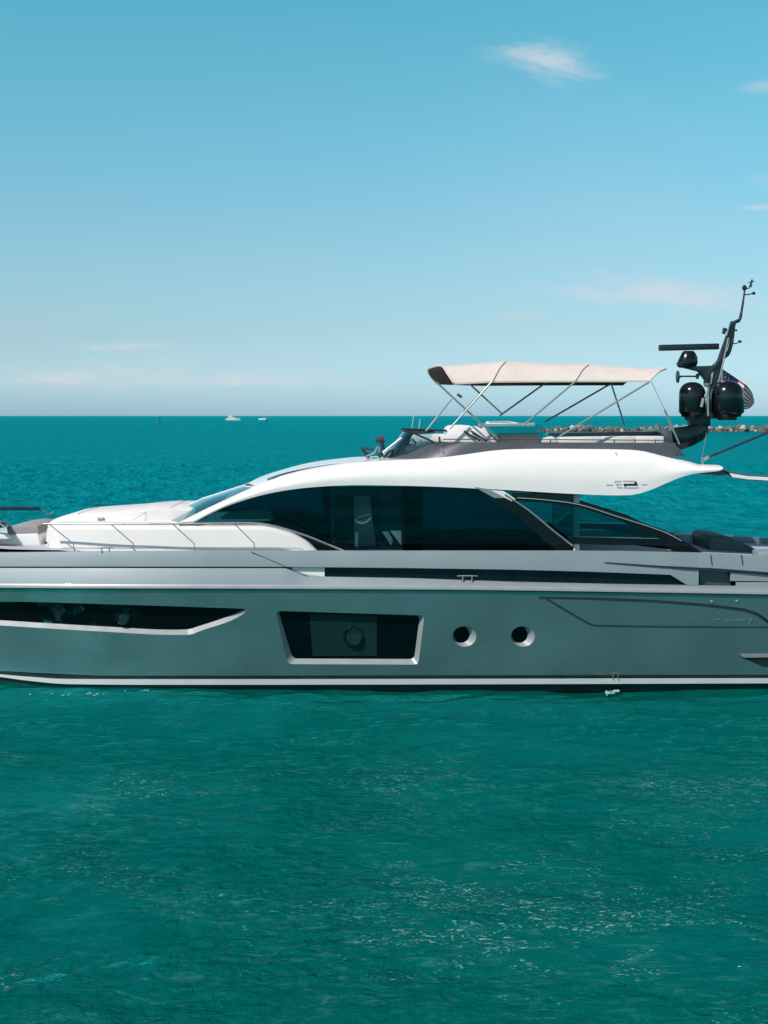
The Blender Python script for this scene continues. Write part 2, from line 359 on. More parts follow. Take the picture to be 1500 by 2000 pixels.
# ------------------------------------------------------------------ the yacht: hull
yacht = bpy.data.objects.new('motor_yacht', None); C.objects.link(yacht); yacht.location = (0, 2.6, 0)
tag(yacht, 'large grey and white flybridge motor yacht with dark windows and beige canopy filling the picture', 'yacht')
bpy.context.view_layer.update()
def part(name, bm, mats, parent=None, **kw):
    p = parent or yacht; o = link(name, bm, mats, None, **kw)
    o.parent = p; o.matrix_parent_inverse = p.matrix_world.inverted() if p is yacht else p['_inv'].inverted() if False else p.matrix_world.inverted()
    return o
YI = yacht.matrix_world.inverted()
def part(name, bm, mats, parent=None, **kw):       # children keep world coordinates
    o = link(name, bm, mats, None, **kw)
    if parent is None: o.parent = yacht; o.matrix_parent_inverse = YI
    else: o.parent = parent                         # parts sit at the origin of the world after their own inverse
    return o

def Yk(x):
    t = min(max((-3-x)/9.0, 0), 1); s = max((x-7)/3.0, 0)
    return 2.57*t**2.3+0.12*s*s
def Yw(x):
    t = min(max((-1-x)/10.2, 0), 1); s = max((x-7)/3.0, 0)
    return 0.35+2.22*t**2.8+0.1*s*s
Kp = line([(-345, 1105), (-150, 1135), (0, 1148), (500, 1150), (900, 1152), (1200, 1156), (1500, 1161), (1800, 1166)])
Gp = line([(-345, 1060), (-150, 1092), (0, 1107), (560, 1107.5), (800, 1110), (1000, 1113), (1150, 1117), (1310, 1123), (1800, 1130)])
Tp = line([(-345, 1030), (-150, 1065), (0, 1079), (165, 1077.5), (400, 1076), (1100, 1076), (1370, 1080), (1500, 1087.5), (1800, 1105)])
def surfline(Lp, off, x0, x1, n=90):
    out = []
    for i in range(n+1):
        px = x0+(x1-x0)*i/n
        out.append(VS(px, Lp(px), lambda x, z: Yk(x)+off))
    return out
kn = surfline(Kp, 0, -345, 1740, 200); zk = pchip([p.x for p in kn], [p.z for p in kn])
def hull_y(x, z):
    s = min(max(z/zk(x), 0), 1.1); a, b = Yw(x), Yk(x)
    fl = 1.0+1.1*min(max((-3-x)/8, 0), 1)
    return a+(b-a)*s**fl if a > b else a+(b-a)*s
def build_hull():
    bm = BM(); rows = []
    XS = list(np.linspace(-11.9, 9.8, 150))
    def zs(x):
        k = zk(x)
        return [0.0, 0.13, 0.135, 0.255, 0.26]+[0.26+(k-0.26)*t for t in np.linspace(0.03, 1, 16)]
    for x in XS:
        near = [Vector((x, min(hull_y(x, 0)+1.0, 2.57), -0.75)), Vector((x, min(hull_y(x, 0)+0.25, 2.57), -0.25))]
        for j, z in enumerate(zs(x)):
            off = 0.05 if j in (0, 1) else (-0.0 if j > 3 else 0.045)
            near.append(Vector((x, min(hull_y(x, z)+off, 2.57), z)))
        deckc = [Vector((x, Yk(x)+0.3 if Yk(x) < 2.2 else 2.58, zk(x)-0.001))]
        ring = near+[MY(p) for p in near[::-1]]
        rows.append(ring)
    n = len(rows[0]); half = n//2
    def mi(i, j):
        jj = j if j < half else n-2-j
        return 1 if jj <= 5 else 0
    grid(bm, rows, closed_v=True, mi=mi, cap=True)
    for f in bm.faces:
        c = f.calc_center_median()
    o = part('hull', bm, [M['hull'], M['black'], M['trim']], ang=30)
    # pockets for the hull windows and portholes
    cb = BM()
    def cutter(outer, inner, depth=0.11, bottom=0.0):
        a = [VS(p[0], p[1], hull_y) for p in outer]; b = [VS(p[0], p[1], hull_y)+Vector((0, depth, 0)) for p in inner]
        a2 = [p+(p-q)*0.2 for p, q in zip(a, b)]; a = a2
        va = [cb.verts.new(p) for p in a]; vb = [cb.verts.new(p) for p in b]
        fs = [cb.faces.new(va[::-1]), cb.faces.new(vb)]
        for i in range(len(va)): fs.append(cb.faces.new((va[i], va[(i+1) % len(va)], vb[(i+1) % len(va)], vb[i])))
        for f in fs: f.material_index = 2
    for ou, inn in WINS: cutter(ou, inn)
    rows = []
    for ot_, ob_, it_, ib_ in W1S:
        a, b = VS(*ot_, hull_y), VS(*ob_, hull_y); c, d = VS(*ib_, hull_y)+Vector((0, .11, 0)), VS(*it_, hull_y)+Vector((0, .11, 0))
        rows.append([a+(a-d)*.2, b+(b-c)*.2, c, d])
    grid(cb, rows, closed_v=True, cap=True, mi=2)
    bmesh.ops.recalc_face_normals(cb, faces=cb.faces)
    me = bpy.data.meshes.new('cut'); cb.to_mesh(me); cb.free()
    for k in ('hull', 'black', 'trim'): me.materials.append(M[k])
    co = bpy.data.objects.new('cut', me); C.objects.link(co)
    md = o.modifiers.new('b', 'BOOLEAN'); md.operation = 'DIFFERENCE'; md.solver = 'EXACT'; md.object = co
    bpy.context.view_layer.update()
    dg = bpy.context.evaluated_depsgraph_get(); nm = bpy.data.meshes.new_from_object(o.evaluated_get(dg))
    o.modifiers.clear(); o.data = nm; nm.name = 'hull'; bpy.data.objects.remove(co)
    b2 = BM(); b2.from_mesh(nm)
    for e in b2.edges: e.smooth = not (len(e.link_faces) == 2 and e.calc_face_angle(0) > rad(20))
    b2.to_mesh(nm); b2.free()
    # exact surface normals on the painted side, so the window cuts leave no ripples in the gloss
    cn = [Vector(c.vector) for c in nm.corner_normals]; cache = {}
    def an(v):
        if v not in cache:
            p = nm.vertices[v].co; yy = p.y; sg = 1
            if yy > 2.6: sg = -1
            e = .06; gx = (hull_y(p.x+e, p.z)-hull_y(p.x-e, p.z))/(2*e); gz = (hull_y(p.x, p.z+e)-hull_y(p.x, p.z-e))/(2*e)
            cache[v] = Vector((gx, -1, gz)).normalized(); cache[v].y *= sg
        return cache[v]
    for pl in nm.polygons:
        ce = pl.center; yc = ce.y if ce.y < 2.6 else 5.2-ce.y
        if pl.material_index != 0 or not (.27 < ce.z < zk(ce.x)-.02) or abs(yc-hull_y(ce.x, ce.z)) > .012: continue
        for li in pl.loop_indices:
            v = nm.loops[li].vertex_index
            cn[li] = an(v)
    nm.normals_split_custom_set(cn)
    return o
def ell(cx, cy, rx, ry, n=36): return [(cx+rx*math.cos(2*math.pi*i/n), cy+ry*math.sin(2*math.pi*i/n)) for i in range(n)]
def rpoly(pts, r, n=4):                 # rounded polygon corners, in picture units
    out = []; k = len(pts)
    for i in range(k):
        p = Vector(pts[i]); a = Vector(pts[i-1])-p; b = Vector(pts[(i+1) % k])-p
        rr = min(r, a.length*.4, b.length*.4); a = p+a.normalized()*rr; b = p+b.normalized()*rr
        for j in range(n+1):
            t = j/n; q = a*(1-t)**2+p*2*t*(1-t)+b*t*t; out.append((q.x, q.y))
    return out
w_ot = line([(-120, 1177), (0, 1175), (240, 1181), (479, 1189)]); w_ob = line([(-120, 1214), (0, 1221.5), (200, 1233.5), (340, 1240), (368, 1240), (392, 1232), (470, 1202.5), (479, 1195)])
w_it = line([(-120, 1178), (0, 1176.5), (240, 1182.5), (474, 1190)]); w_ib = line([(-120, 1205), (0, 1213), (200, 1225), (335, 1231.5), (363, 1231), (388, 1224), (466, 1196), (474, 1191.5)])
W1S = []
for t in sorted(list(np.linspace(0, 1, 60))+list(np.linspace(.95, 1, 8))[:-1]):
    po = -118+597*t; pi = -113+587*t; W1S.append(((po, w_ot(po)), (po, w_ob(po)), (pi, w_it(pi)), (pi, w_ib(pi))))
W2o = rpoly([(539, 1193), (829, 1202), (817, 1298), (562, 1297)], 9)
W2i = rpoly([(543, 1195), (820, 1204), (809, 1289), (571, 1288)], 9)
PH = [(902, 1241), (1016, 1241)]
WINS = [(W2o, W2i)]+[(ell(x+5, y+2, 23.5, 20), ell(x, y, 15.5, 16)) for x, y in PH]
hull = build_hull()
def hull_win(inner, name, label=None):
    bm = BM(); prism(bm, [VS(p[0], p[1], hull_y)+Vector((0, 0.106, 0)) for p in inner], (0, 0.002, 0))
    o = part(name, bm, M['hullglass'], smooth=False)
    if label: o['label'] = label
    return o
def shrink(poly, k=1.0): return poly
bm = BM(); grid(bm, [[VS(*q[2], hull_y)+Vector((0, .106, 0)), VS(*q[3], hull_y)+Vector((0, .106, 0)), VS(*q[3], hull_y)+Vector((0, .108, 0)), VS(*q[2], hull_y)+Vector((0, .108, 0))] for q in W1S], closed_v=True)
w1 = part('hull_window', bm, M['hullglass']); w1['label'] = 'long black tapering window in the bow side of the hull'
w2 = hull_win(W2i, 'hull_window', 'large black trapezoid window amidships in the hull')
for x, y in PH:
    hull_win(ell(x, y, 15.5, 16), 'porthole')
    bm = BM(); p = VS(x, y, hull_y)+Vector((0, 0.1, 0)); lathe(bm, p, [(0.15, 0.0), (0.162, -0.008), (0.162, 0.004)], axis='Y'); 
    bm.free()
def hull_patch(pts, name, mat, off, parent=None, thick=0.004):
    bm = BM(); prism(bm, [VS(p[0], p[1], hull_y)+Vector((0, off, 0)) for p in pts], (0, thick, 0)); return part(name, bm, mat, parent, smooth=False)
o = hull_patch([(105, 1186), (250, 1190), (250, 1221), (105, 1214)], 'window_blind', M['hullglass2'], 0.1, thick=0.003)
o = hull_patch([(604, 1200), (736, 1204), (736, 1283), (610, 1283)], 'window_blind', M['hullglass2'], 0.1, thick=0.003)
for cx, cy, r in ((238, 1206, 13), (690, 1244, 18)):
    bm = BM(); c = VS(cx, cy, hull_y)+Vector((0, 0.085, 0)); R = r/100
    tube(bm, [c+Vector((R*math.cos(a), 0, R*math.sin(a))) for a in np.linspace(0, 2*math.pi, 33)], 0.022, 6)
    part('opening_port_ring', bm, M['gloss_black'])
    bm = BM(); lathe(bm, c+Vector((0, 0.008, 0)), [(0.02, 0.004), (R-.02, 0.004), (R-.02, 0.0), (0.02, 0.0)], axis='Y'); part('opening_port_glass', bm, M['hullglass2'])

def strip(name, top, bot, px0, px1, mat, ot=0.0, ob=0.0, thick=0.06, n=120, surf=None, far=True, mid=0.0, extra=None):
    """a band along the topsides between two picture lines, ot/ob metres inboard of the knuckle"""
    xs = sorted(set(list(np.linspace(px0, px1, n))+[e for e in (extra or []) if px0 < e < px1]))
    rows = []
    for px in xs:
        if surf: a = VS(px, top(px), lambda x, z: surf(x, z)+ot); b = VS(px, bot(px), lambda x, z: surf(x, z)+ob)
        else: a = VS(px, top(px), lambda x, z: Yk(x)+ot); b = VS(px, bot(px), lambda x, z: Yk(x)+ob)
        t = Vector((0, thick, 0)); m = (a+b)/2-Vector((0, mid, 0))
        r = [a, m, b, b+t, a+t]
        rows.append([Vector((p.x, min(p.y, 2.59), p.z)) for p in r])
    out = []
    for i, rr in enumerate((rows, mirror_rows(rows)) if far else (rows,)):
        bm = BM(); grid(bm, rr, closed_v=True, cap=True); out.append(part(name, bm, mat))
    return out
# stripe above the waterline
strip('boot_stripe', line([(-250, 1285), (0, 1317), (60, 1322), (130, 1326), (300, 1326.5), (1740, 1324)]), line([(-250, 1287), (0, 1322), (60, 1330), (130, 1336), (300, 1337.5), (1740, 1334)]), -200, 1740, M['stripe'], -0.015, -0.015, 0.09, surf=hull_y)
strip('spray_line', line([(-250, 1279), (0, 1310), (60, 1316), (130, 1319), (300, 1319.5), (1740, 1317.5)]), line([(-250, 1286), (0, 1317), (60, 1322), (130, 1326), (300, 1326.5), (1740, 1324)]), -200, 1740, M['satin_black'], -0.012, -0.012, 0.06, surf=hull_y)
strip('painted_knuckle_shade', lambda p: Kp(p)-1, lambda p: Kp(p)+2.5, -330, 1735, M['satin_black'], -0.008, -0.008, 0.03)  # black strip standing in for the shade under the rub rail
strip('rub_rail', lambda p: Kp(p)-8, Kp, -335, 1738, M['trim'], -0.02, -0.045, 0.16, mid=0.012)
up_top = lin([(-345, 1062.5), (-150, 1095), (0, 1109.5), (560, 1110), (575, 1117), (600, 1123), (632, 1126.5), (800, 1129.5), (1000, 1136.5), (1200, 1141), (1340, 1143), (1800, 1150)])
strip('topside_band', up_top, lambda p: Kp(p)-7, -340, 1736, M['silver'], 0.10, -0.01, 0.05, n=260, mid=0.01)
bul_bot = lin([(-345, 1060), (-150, 1092), (0, 1106.5), (560, 1107), (800, 1109.5), (1000, 1112.5), (1150, 1116.5), (1309, 1122.5), (1342, 1142.5), (1364, 1142.5), (1365, 1113), (1500, 1122), (1800, 1137)])
strip('bulwark', Tp, bul_bot, -342, 1735, M['silver'], 0.17, 0.10, 0.09, n=260, extra=[1309, 1342, 1364, 1365], mid=0.012)
strip('recess_panel', lambda p: Gp(p)-6, lambda p: up_top(p)+6, 570, 634, M['white'], 0.17, 0.17, 0.02, n=20)
strip('recess_backing', lambda p: Gp(p)-8, lambda p: up_top(p)+6, 634.5, 1366, M['gloss_black'], 0.19, 0.19, 0.02)
strip('recess_backing', lambda p: Gp(p)-6, lambda p: up_top(p)+6, -330, 569, M['satin_black'], 0.19, 0.19, 0.02)
strip('boarding_gate_recess', lambda p: 1105+(p-1366)*.06, lambda p: 1150, 1366.5, 1427, M['dark_grey'], 0.26, 0.26, 0.02, n=8)
strip('quarter_locker', lambda p: 1118+(p-1427)*.06, lambda p: 1134.5+(p-1427)*0.01, 1427, 1735, M['trim'], 0.11, 0.11, 0.05, n=12)
strip('quarter_locker', lambda p: 1137.5, lambda p: 1149, 1438, 1735, M['trim'], 0.07, 0.06, 0.05, n=12)
# crease on the quarter and seams
def seam(pts, w, surf, off, name='seam_line', mat=None, parent=None):
    pp = []
    for i in range(len(pts)-1):
        for k in range(10):
            t = k/10; pp.append((pts[i][0]*(1-t)+pts[i+1][0]*t, pts[i][1]*(1-t)+pts[i+1][1]*t))
    pp.append(pts[-1]); bm = BM()
    q = [VS(a, b, surf)+Vector((0, off, 0)) for a, b in pp]; rows = []
    for i, p in enumerate(q):
        t = (q[min(i+1, len(q)-1)]-q[max(i-1, 0)]).normalized(); nrm = Vector((-t.z, 0, t.x))
        ww = (w[0]+(w[1]-w[0])*i/(len(q)-1) if isinstance(w, tuple) else w)/200
        a, b = p+nrm*ww, p-nrm*ww; d = Vector((0, 0.012, 0)); rows.append([a, b, b+d, a+d])
    grid(bm, rows, closed_v=True, cap=True); return part(name, bm, mat or M['satin_black'], parent, smooth=False)
def bul_surf(x, z):
    a = VS(750+x*100, Tp(750+x*100), lambda u, v: Yk(u)+.17); b = zk(x)
    t = min(max((z-b)/max(a.z-b, .1), 0), 1.2); return Yk(x)+0.04+0.13*t
seam([(1180, 1098), (1290, 1106), (1400, 1112), (1510, 1121)], (1.0, 6.0), bul_surf, -0.035)
seam([(490, 1077), (530, 1094), (562, 1108), (600, 1124)], 0.6, bul_surf, -0.03)
for px in (1389, 1449): seam([(px-2, 1083), (px+1, 1103)], 1.4, bul_surf, -0.035)
# side air intake panel on the quarter
seam([(1052, 1167), (1160, 1169), (1280, 1174), (1380, 1182), (1455, 1191), (1480, 1200), (1530, 1235)], (4.5, 6.0), hull_y, -0.006, 'vent_slot')
seam([(1068, 1170), (1110, 1195), (1150, 1218), (1162, 1222), (1300, 1224), (1500, 1225)], (3.5, 2.2), hull_y, -0.006, 'vent_slot')
hull_patch([(1072, 1169), (1280, 1176), (1380, 1184.5), (1452, 1193), (1476, 1202), (1500, 1222), (1162, 1220)], 'vent_panel', M['hull'], -0.004)
hull_patch([(1445, 1278), (1530, 1277), (1530, 1283), (1452, 1284)], 'spray_fin', M['trim'], -0.03, thick=0.05)
hull_patch([(1450, 1284.5), (1530, 1283.5), (1530, 1306), (1490, 1302)], 'exhaust_recess', M['satin_black'], -0.004, thick=0.01)
for px, py in ((1390, 1175), (1439, 1174)):
    bm = BM(); lathe(bm, VS(px, py, hull_y), [(0.028, 0.0), (0.028, -0.012), (0.012, -0.02)], 16, 'Y'); part('drain_fitting', bm, M['chrome'])
bm = BM(); p = VS(1202, 1321, hull_y); tube(bm, [p+Vector((-.05, -.02, -.06)), p+Vector((-.05, -.02, .07)), p+Vector((.05, -.02, .07)), p+Vector((.05, -.02, -.06))], .008, 6); part('towing_eye', bm, M['chrome'])
# silver script on the quarter: an italic word mark, too small to read
bm = BM(); rs = random.Random(4)
def hs(px, py): return VS(px, py, hull_y)+Vector((0, -0.01, 0))
tube(bm, [hs(1394, 1211), hs(1403, 1209), hs(1412, 1211)], .004, 5)
for i in range(6):
    x = 1415+i*7; tube(bm, [hs(x, 1214), hs(x+2, 1209), hs(x+4, 1213), hs(x+6, 1210)], .004, 5)
tube(bm, [hs(1458, 1209), hs(1469, 1209), hs(1463, 1217)], .007, 5)
part('name_lettering', bm, M['chrome'])
# deck inside the bulwark
bm = BM(); rows = []
for x in np.linspace(-11.5, 9.6, 60):
    z = V(750+x*100, Tp(750+x*100), 0).z-0.02-0.14*min(max((x+6.4)/1.0, 0), 1); y0 = min(Yk(x)+0.26, 2.5)
    rows.append([Vector((x, y0, z)), Vector((x, 2.6, z+0.03)), Vector((x, 5.2-y0, z))])
grid(bm, rows); part('deck', bm, M['deck'])

# ------------------------------------------------------------------ coachroof forward
def build_coachroof():
    base_z = 2.4
    topz = xz([(70, 1062), (74, 1040), (84, 1030), (110, 1027), (250, 1026), (510, 1026), (560, 1037), (600, 1058), (622, 1080)], 0.68)
    bm = BM(); rows = []
    xs = sorted(list(np.linspace(-7.02, -6.6, 12))+list(np.linspace(-6.55, -1.28, 60)))
    for x in xs:
        f = min(max((x+7.02)/0.5, 0), 1); nose = 0.62*(1-math.sqrt(max(0, 1-(1-f)**2)))
        y0 = 0.66+Yk(x)*0.8+nose*1.2; z = topz(x)
        rows.append([Vector((x, y0-.04, base_z)), Vector((x, y0, z-.10)), Vector((x, y0+.03, z-.03)), Vector((x, y0+.12, z)), Vector((x, (y0+2.6)/2, z+.05)), Vector((x, 2.6, z+.07)),
                     Vector((x, 5.2-(y0+2.6)/2, z+.05)), Vector((x, 5.08-y0, z)), Vector((x, 5.17-y0, z-.03)), Vector((x, 5.2-y0, z-.10)), Vector((x, 5.24-y0, base_z))])
    grid(bm, rows, closed_v=True, cap=True); cr = part('coachroof', bm, M['white_deck'], ang=50)
    # raised sun pad and hatch island in front of the windscreen
    bm = BM(); rows = []
    tz = xz([(100, 1020), (112, 1012), (135, 1004.5), (150, 1002), (250, 995), (330, 989), (400, 989)], 1.9)
    for x in np.linspace(V(100, 0, 1.9).x, -3.9, 40):
        z = tz(x); w = 1.25-0.25*max(0, (-5-x)/2.2)
        rows.append([Vector((x, 2.6-w, 3.15)), Vector((x, 2.6-w+.05, z-.05)), Vector((x, 2.6-w+.14, z)), Vector((x, 2.6+w-.14, z)), Vector((x, 2.6+w-.05, z-.05)), Vector((x, 2.6+w, 3.15))])
    grid(bm, rows, cap=True, closed_v=True); part('sun_pad', bm, M['cushion'], ang=50)
    bm = BM(); tube(bm, [V(190, 1013, 1.45), V(202, 1012, 1.45)], 0.03, 8); part('pad_latch', bm, M['letter_grey'])
    bm = BM(); tube(bm, smooth_path([V(258, 1016, 1.25), V(276, 1006, 1.3), V(284, 999, 1.4)]), 0.006, 6); part('pad_seam', bm, M['letter_grey'])
    bm = BM(); cs_ = lambda x, z: .66+Yk(x)*.8-.035
    tube(bm, [VS(px, 1069, cs_) for px in np.linspace(120, 590, 50)], .005, 5); part('coachroof_seam', bm, M['letter_grey'])
    for px in (150, 330):
        bm = BM(); q = VS(px, 1012, lambda x, z: 1.45); tube(bm, [Vector((q.x, yy, tz(q.x)+.002)) for yy in np.linspace(1.55, 3.65, 12)], .006, 5); part('pad_seam', bm, M['letter_grey'])
    # bow seat
    bm = BM(); lathe(bm, V(90, 1060, 0.9+.2), [(0.0, 0.0), (.03, 0), (.03, -.02), (0, -.025)], 14, 'Y'); part('deck_fitting', bm, M['dark_grey'])
    bm = BM(); q = ppoly([(12, 1030), (40, 1026), (74, 1027), (76, 1046), (30, 1051), (16, 1049)], 1.6); prism(bm, q, (0, 1.8, 0)); part('bow_seat_cushion', bm, M['mid_grey'], bevel=0.03)
    bm = BM(); q = ppoly([(-60, 1047), (74, 1042), (80, 1071), (-60, 1071)], 1.55); prism(bm, q, (0, 2.0, 0)); part('bow_seat_base', bm, M['white'], bevel=0.03)
    bm = BM(); q = ppoly([(-50, 1020), (0, 1021), (8, 1026), (6, 1031), (-50, 1034)], 1.2); prism(bm, q, (0, .5, 0)); part('windlass', bm, M['satin_black'], bevel=0.03)
    bm = BM(); q = ppoly([(-60, 1038), (8, 1044), (18, 1053), (-60, 1055)], 1.15); prism(bm, q, (0, .35, 0)); part('anchor_locker_lid', bm, M['white'], bevel=0.02)
build_coachroof()

# ------------------------------------------------------------------ roof moulding
Apx = [(378, 1021), (410, 1004), (440, 990), (480, 976), (520, 965), (560, 957.5), (600, 952.5), (650, 949), (700, 947.5), (800, 949), (950, 955), (1130, 965), (1205, 967.5), (1230, 967), (1250, 963.5), (1275, 955), (1300, 944.5), (1330, 932), (1352, 926), (1380, 922.5), (1405, 920), (1412, 917)]
Cpx = [(350, 1020), (420, 985), (490, 953), (520, 941), (560, 929), (620, 915), (680, 906), (735, 901), (800, 898), (840, 895.5), (880, 891.5), (920, 886), (960, 880.5), (1000, 877.5), (1070, 876.5), (1150, 877), (1230, 878.5), (1255, 881), (1275, 885.5), (1300, 892), (1325, 897.5), (1350, 902.5), (1365, 907), (1380, 907.5), (1405, 908.5), (1412, 911)]
Dpx = [(470, 952), (482, 945), (510, 931), (550, 918), (600, 905), (650, 897.5), (700, 893), (760, 892), (850, 890), (1000, 888)]
yA, yB, yC = 0.70, 0.70, 0.96
Az, Cz, Dz = xz(Apx, yA), xz(Cpx, yC), xz(Dpx, 2.6)
def build_roof():
    bm = BM(); x0 = V(350, 0, yC).x; x1 = V(1412, 0, yA).x; xr = -2.62
    xs = sorted(list(np.linspace(x0, xr, 30))+list(np.linspace(xr, x1, 150))[1:])
    side = []
    for x in xs:
        a, c = Az(x), Cz(x); a = min(a, c-0.004)
        cs = c
        b = a+(cs-a)*.4; k = 1-math.exp(-(cs-a)/.3)
        prof = smooth_path([Vector((x, yA, a)), Vector((x, yB+(yA-yB)*(1-k), b)), Vector((x, .5*(yB+yC)-.05*k, a+(c-a)*.76)), Vector((x, yC, c))], 5)
        side.append([Vector((x, yA+0.10, a+0.01))]+prof)
    for s in (side, mirror_rows(side)):
        grid(bm, s)
        # inner skin of the pillars
        grid(bm, [[r[-1], r[-1]+Vector((0, .02 if s is side else -.02, -.06)), r[0]] for r in s[:31]])
    top = []; ceil = []
    for x in xs:
        if x < xr: continue
        fade = max(0, 1-(x-xr)/2.2); row = []
        for t in np.linspace(0, 1, 9):
            y = yC+(2.6-yC)*t; xx = x-0.34*fade*math.sin(t*math.pi/2); w = math.sin(t*math.pi/2)
            z = Cz(x)*(1-w)+Dz(xx)*w if x < 1.2 else Cz(x)*(1-w)+min(Dz(1.2), Cz(x)-.05)*w
            if x > 5.2: z = min(z, Cz(x)-.02*w)
            row.append(Vector((xx, y, z)))
        row = row+[MY(p) for p in row[::-1]][1:]; top.append(row)
        ceil.append([Vector((x, yA+.1, Az(x)+.01)), Vector((x, 5.1-yA, Az(x)+.01))])
    grid(bm, top); grid(bm, ceil)
    bmesh.ops.remove_doubles(bm, verts=bm.verts, dist=0.0015)
    return part('roof', bm, M['white'], ang=72)
roof = build_roof()
# glazed strip let into the roof shoulder
def roof_pt(px, py):
    def s(x, z):
        # shoulder surface between C and crown: find y where the surface passes through the sight line
        return yy
    for yy in np.linspace(yC, 2.6, 120):
        p = V(px, py, yy); t = (yy-yC)/(2.6-yC); w = math.sin(t*math.pi/2); z = Cz(p.x)*(1-w)+Dz(p.x)*w
        if p.z <= z+0.002: return p+Vector((0, -.01, .012))
    return V(px, py, yC+.1)
bm = BM(); rows = []
for t in np.linspace(0, 1, 24):
    px = 522+t*175; tp = line([(522, 934), (560, 922.5), (600, 914), (650, 906.5), (697, 902)])(px); bt = line([(522, 936), (545, 933), (600, 921.5), (650, 912), (697, 904.5)])(px)
    a = V(px, tp, 1.22); b = V(px, bt, 1.02); b = Vector((b.x, 1.02, Cz(b.x)+.02 if False else b.z)); rows.append([a, b, b+Vector((0, .03, -.05)), a+Vector((0, .03, -.06))])
grid(bm, rows, closed_v=True, cap=True); part('roof_skylight', bm, M['skyglass'])
# windscreen
bm = BM(); rows = []
for t in np.linspace(-1, 1, 17):
    y = 2.6+t*1.64; w = 1-abs(t)**2.2
    b = Vector((-4.13-0.62*w, y, 3.26+.02*w)); tp = Vector((-2.64-0.34*w, y, Cz(-2.64)*(1-w)+(Dz(-2.97))*w-.01)); rows.append([b, b.lerp(tp, .5)+Vector((-.03, 0, .05)), tp])
grid(bm, rows); part('windscreen', bm, M['clearglass'])
bm = BM(); rr = [r[0] for r in rows]; tube(bm, rr, .02, 6); tube(bm, [r[2] for r in rows], .02, 6); tube(bm, rows[8], .014, 6); part('windscreen_frame', bm, M['white'])
bm = BM(); tube(bm, [V(395, 985, 1.7), V(410, 977, 1.75), V(360, 1000, 1.6)], .01, 6); part('wiper', bm, M['satin_black'])
# dashboard under the windscreen
bm = BM(); prism(bm, [Vector((-4.6, 1.3, 3.15)), Vector((-3.1, 1.1, 3.22)), Vector((-2.2, 1.1, 3.30)), Vector((-2.1, 1.1, 2.6)), Vector((-4.6, 1.3, 2.6))], (0, 2.8, 0)); part('dashboard', bm, M['interior'], smooth=False)

# ------------------------------------------------------------------ saloon glazing
def gl_y(x, z): return 0.84-0.03*(z-2.6)
def arc_pts(pxs): 
    f = line(Apx); return [(p, f(p)-6) for p in pxs]
def side_glass(poly, name, mat, parent=None, off=0.0, far=True, thick=0.012):
    out = []
    for s in (0, 1) if far else (0,):
        bm = BM(); q = [VS(a, b, gl_y)+Vector((0, off, 0)) for a, b in poly]; th = Vector((0, thick, 0))
        if s: q = [MY(p) for p in q]; th = -th
        prism(bm, q, th); out.append(part(name, bm, mat, parent, smooth=False))
    return out
glass_poly = arc_pts([372, 410, 440, 480, 520, 560, 600, 650, 700, 800, 950])+[(1112, 1070), (1112, 1100), (372, 1100)]
sw = side_glass(arc_pts([372, 410, 440, 480, 520, 560, 600, 646])+[(646, 1100), (372, 1100)], 'saloon_window', M['winglass'])
side_glass(arc_pts([648, 700, 788])+[(788, 1100), (648, 1100)], 'saloon_window', M['helmglass'])
side_glass(arc_pts([790, 870, 950])+[(1112, 1070), (1112, 1100), (790, 1100)], 'saloon_window', M['winglass'])
# black frame lines around the glass
def side_tube(pts, r, name, mat, off=-0.02, far=True, smooth=4):
    for s in (0, 1) if far else (0,):
        q = [VS(a, b, gl_y)+Vector((0, off, 0)) for a, b in pts]
        if s: q = [MY(p) for p in q]
        bm = BM(); tube(bm, smooth_path(q, smooth) if smooth else q, r, 6); part(name, bm, mat)
side_glass([(628, 945), (648, 945), (652, 1080), (640, 1080)], 'window_mullion', M['gloss_black'], off=.02)
side_glass([(790, 950), (826, 950), (826, 1080), (786, 1080)], 'window_mullion', M['gloss_black'], off=.02)
side_glass([(372, 1023), (385, 1020), (520, 1023), (600, 1050), (668, 1074), (668, 1100), (372, 1100)], 'window_sill_panel', M['gloss_black'], off=-0.02)
# diagonal black buttress and its silver edge
side_glass([(925, 950), (985, 962), (1020, 985), (1118, 1062), (1112, 1090), (1066, 1090), (1085, 1073), (1000, 1003), (952, 972)], 'buttress', M['gloss_black'], off=-0.09, thick=0.07)
side_glass([(925, 950), (985, 960), (1000, 972), (965, 972)], 'buttress_cap', M['silver'], off=-0.1, thick=0.02)
side_glass([(958, 957), (982, 958), (1006, 974), (998, 978)], 'buttress_cap', M['white'], off=-0.105, thick=0.02)
side_tube([(985, 965), (1030, 995), (1080, 1036), (1117, 1065)], .018, 'buttress_edge', M['chrome'], off=-.11)
# aft cockpit glazing: arched black frame
arch_o = [(1000, 972), (1060, 975), (1130, 982), (1200, 1004), (1290, 1032), (1330, 1052), (1374, 1081), (1372, 1092), (1325, 1092)]
arch_i = [(1290, 1072), (1292, 1056), (1286, 1050), (1255, 1033), (1200, 1015), (1130, 992), (1060, 982), (1010, 980)]
side_glass(arch_o+[(1322, 1082), (1300, 1068), (1288, 1052), (1250, 1031), (1200, 1013), (1130, 990), (1060, 981), (1010, 979)], 'cockpit_arch', M['gloss_black'], off=-0.05, thick=0.08)
side_tube([(1010, 972), (1060, 975.5), (1130, 985), (1200, 1007), (1290, 1036), (1330, 1056)], .007, 'arch_trim', M['letter_grey'], off=-.06)
side_glass([(1108, 1048), (1288, 1052), (1324, 1076), (1322, 1068), (1300, 1066), (1115, 1062)], 'cockpit_glass_rail', M['gloss_black'], off=-0.03, thick=0.05)
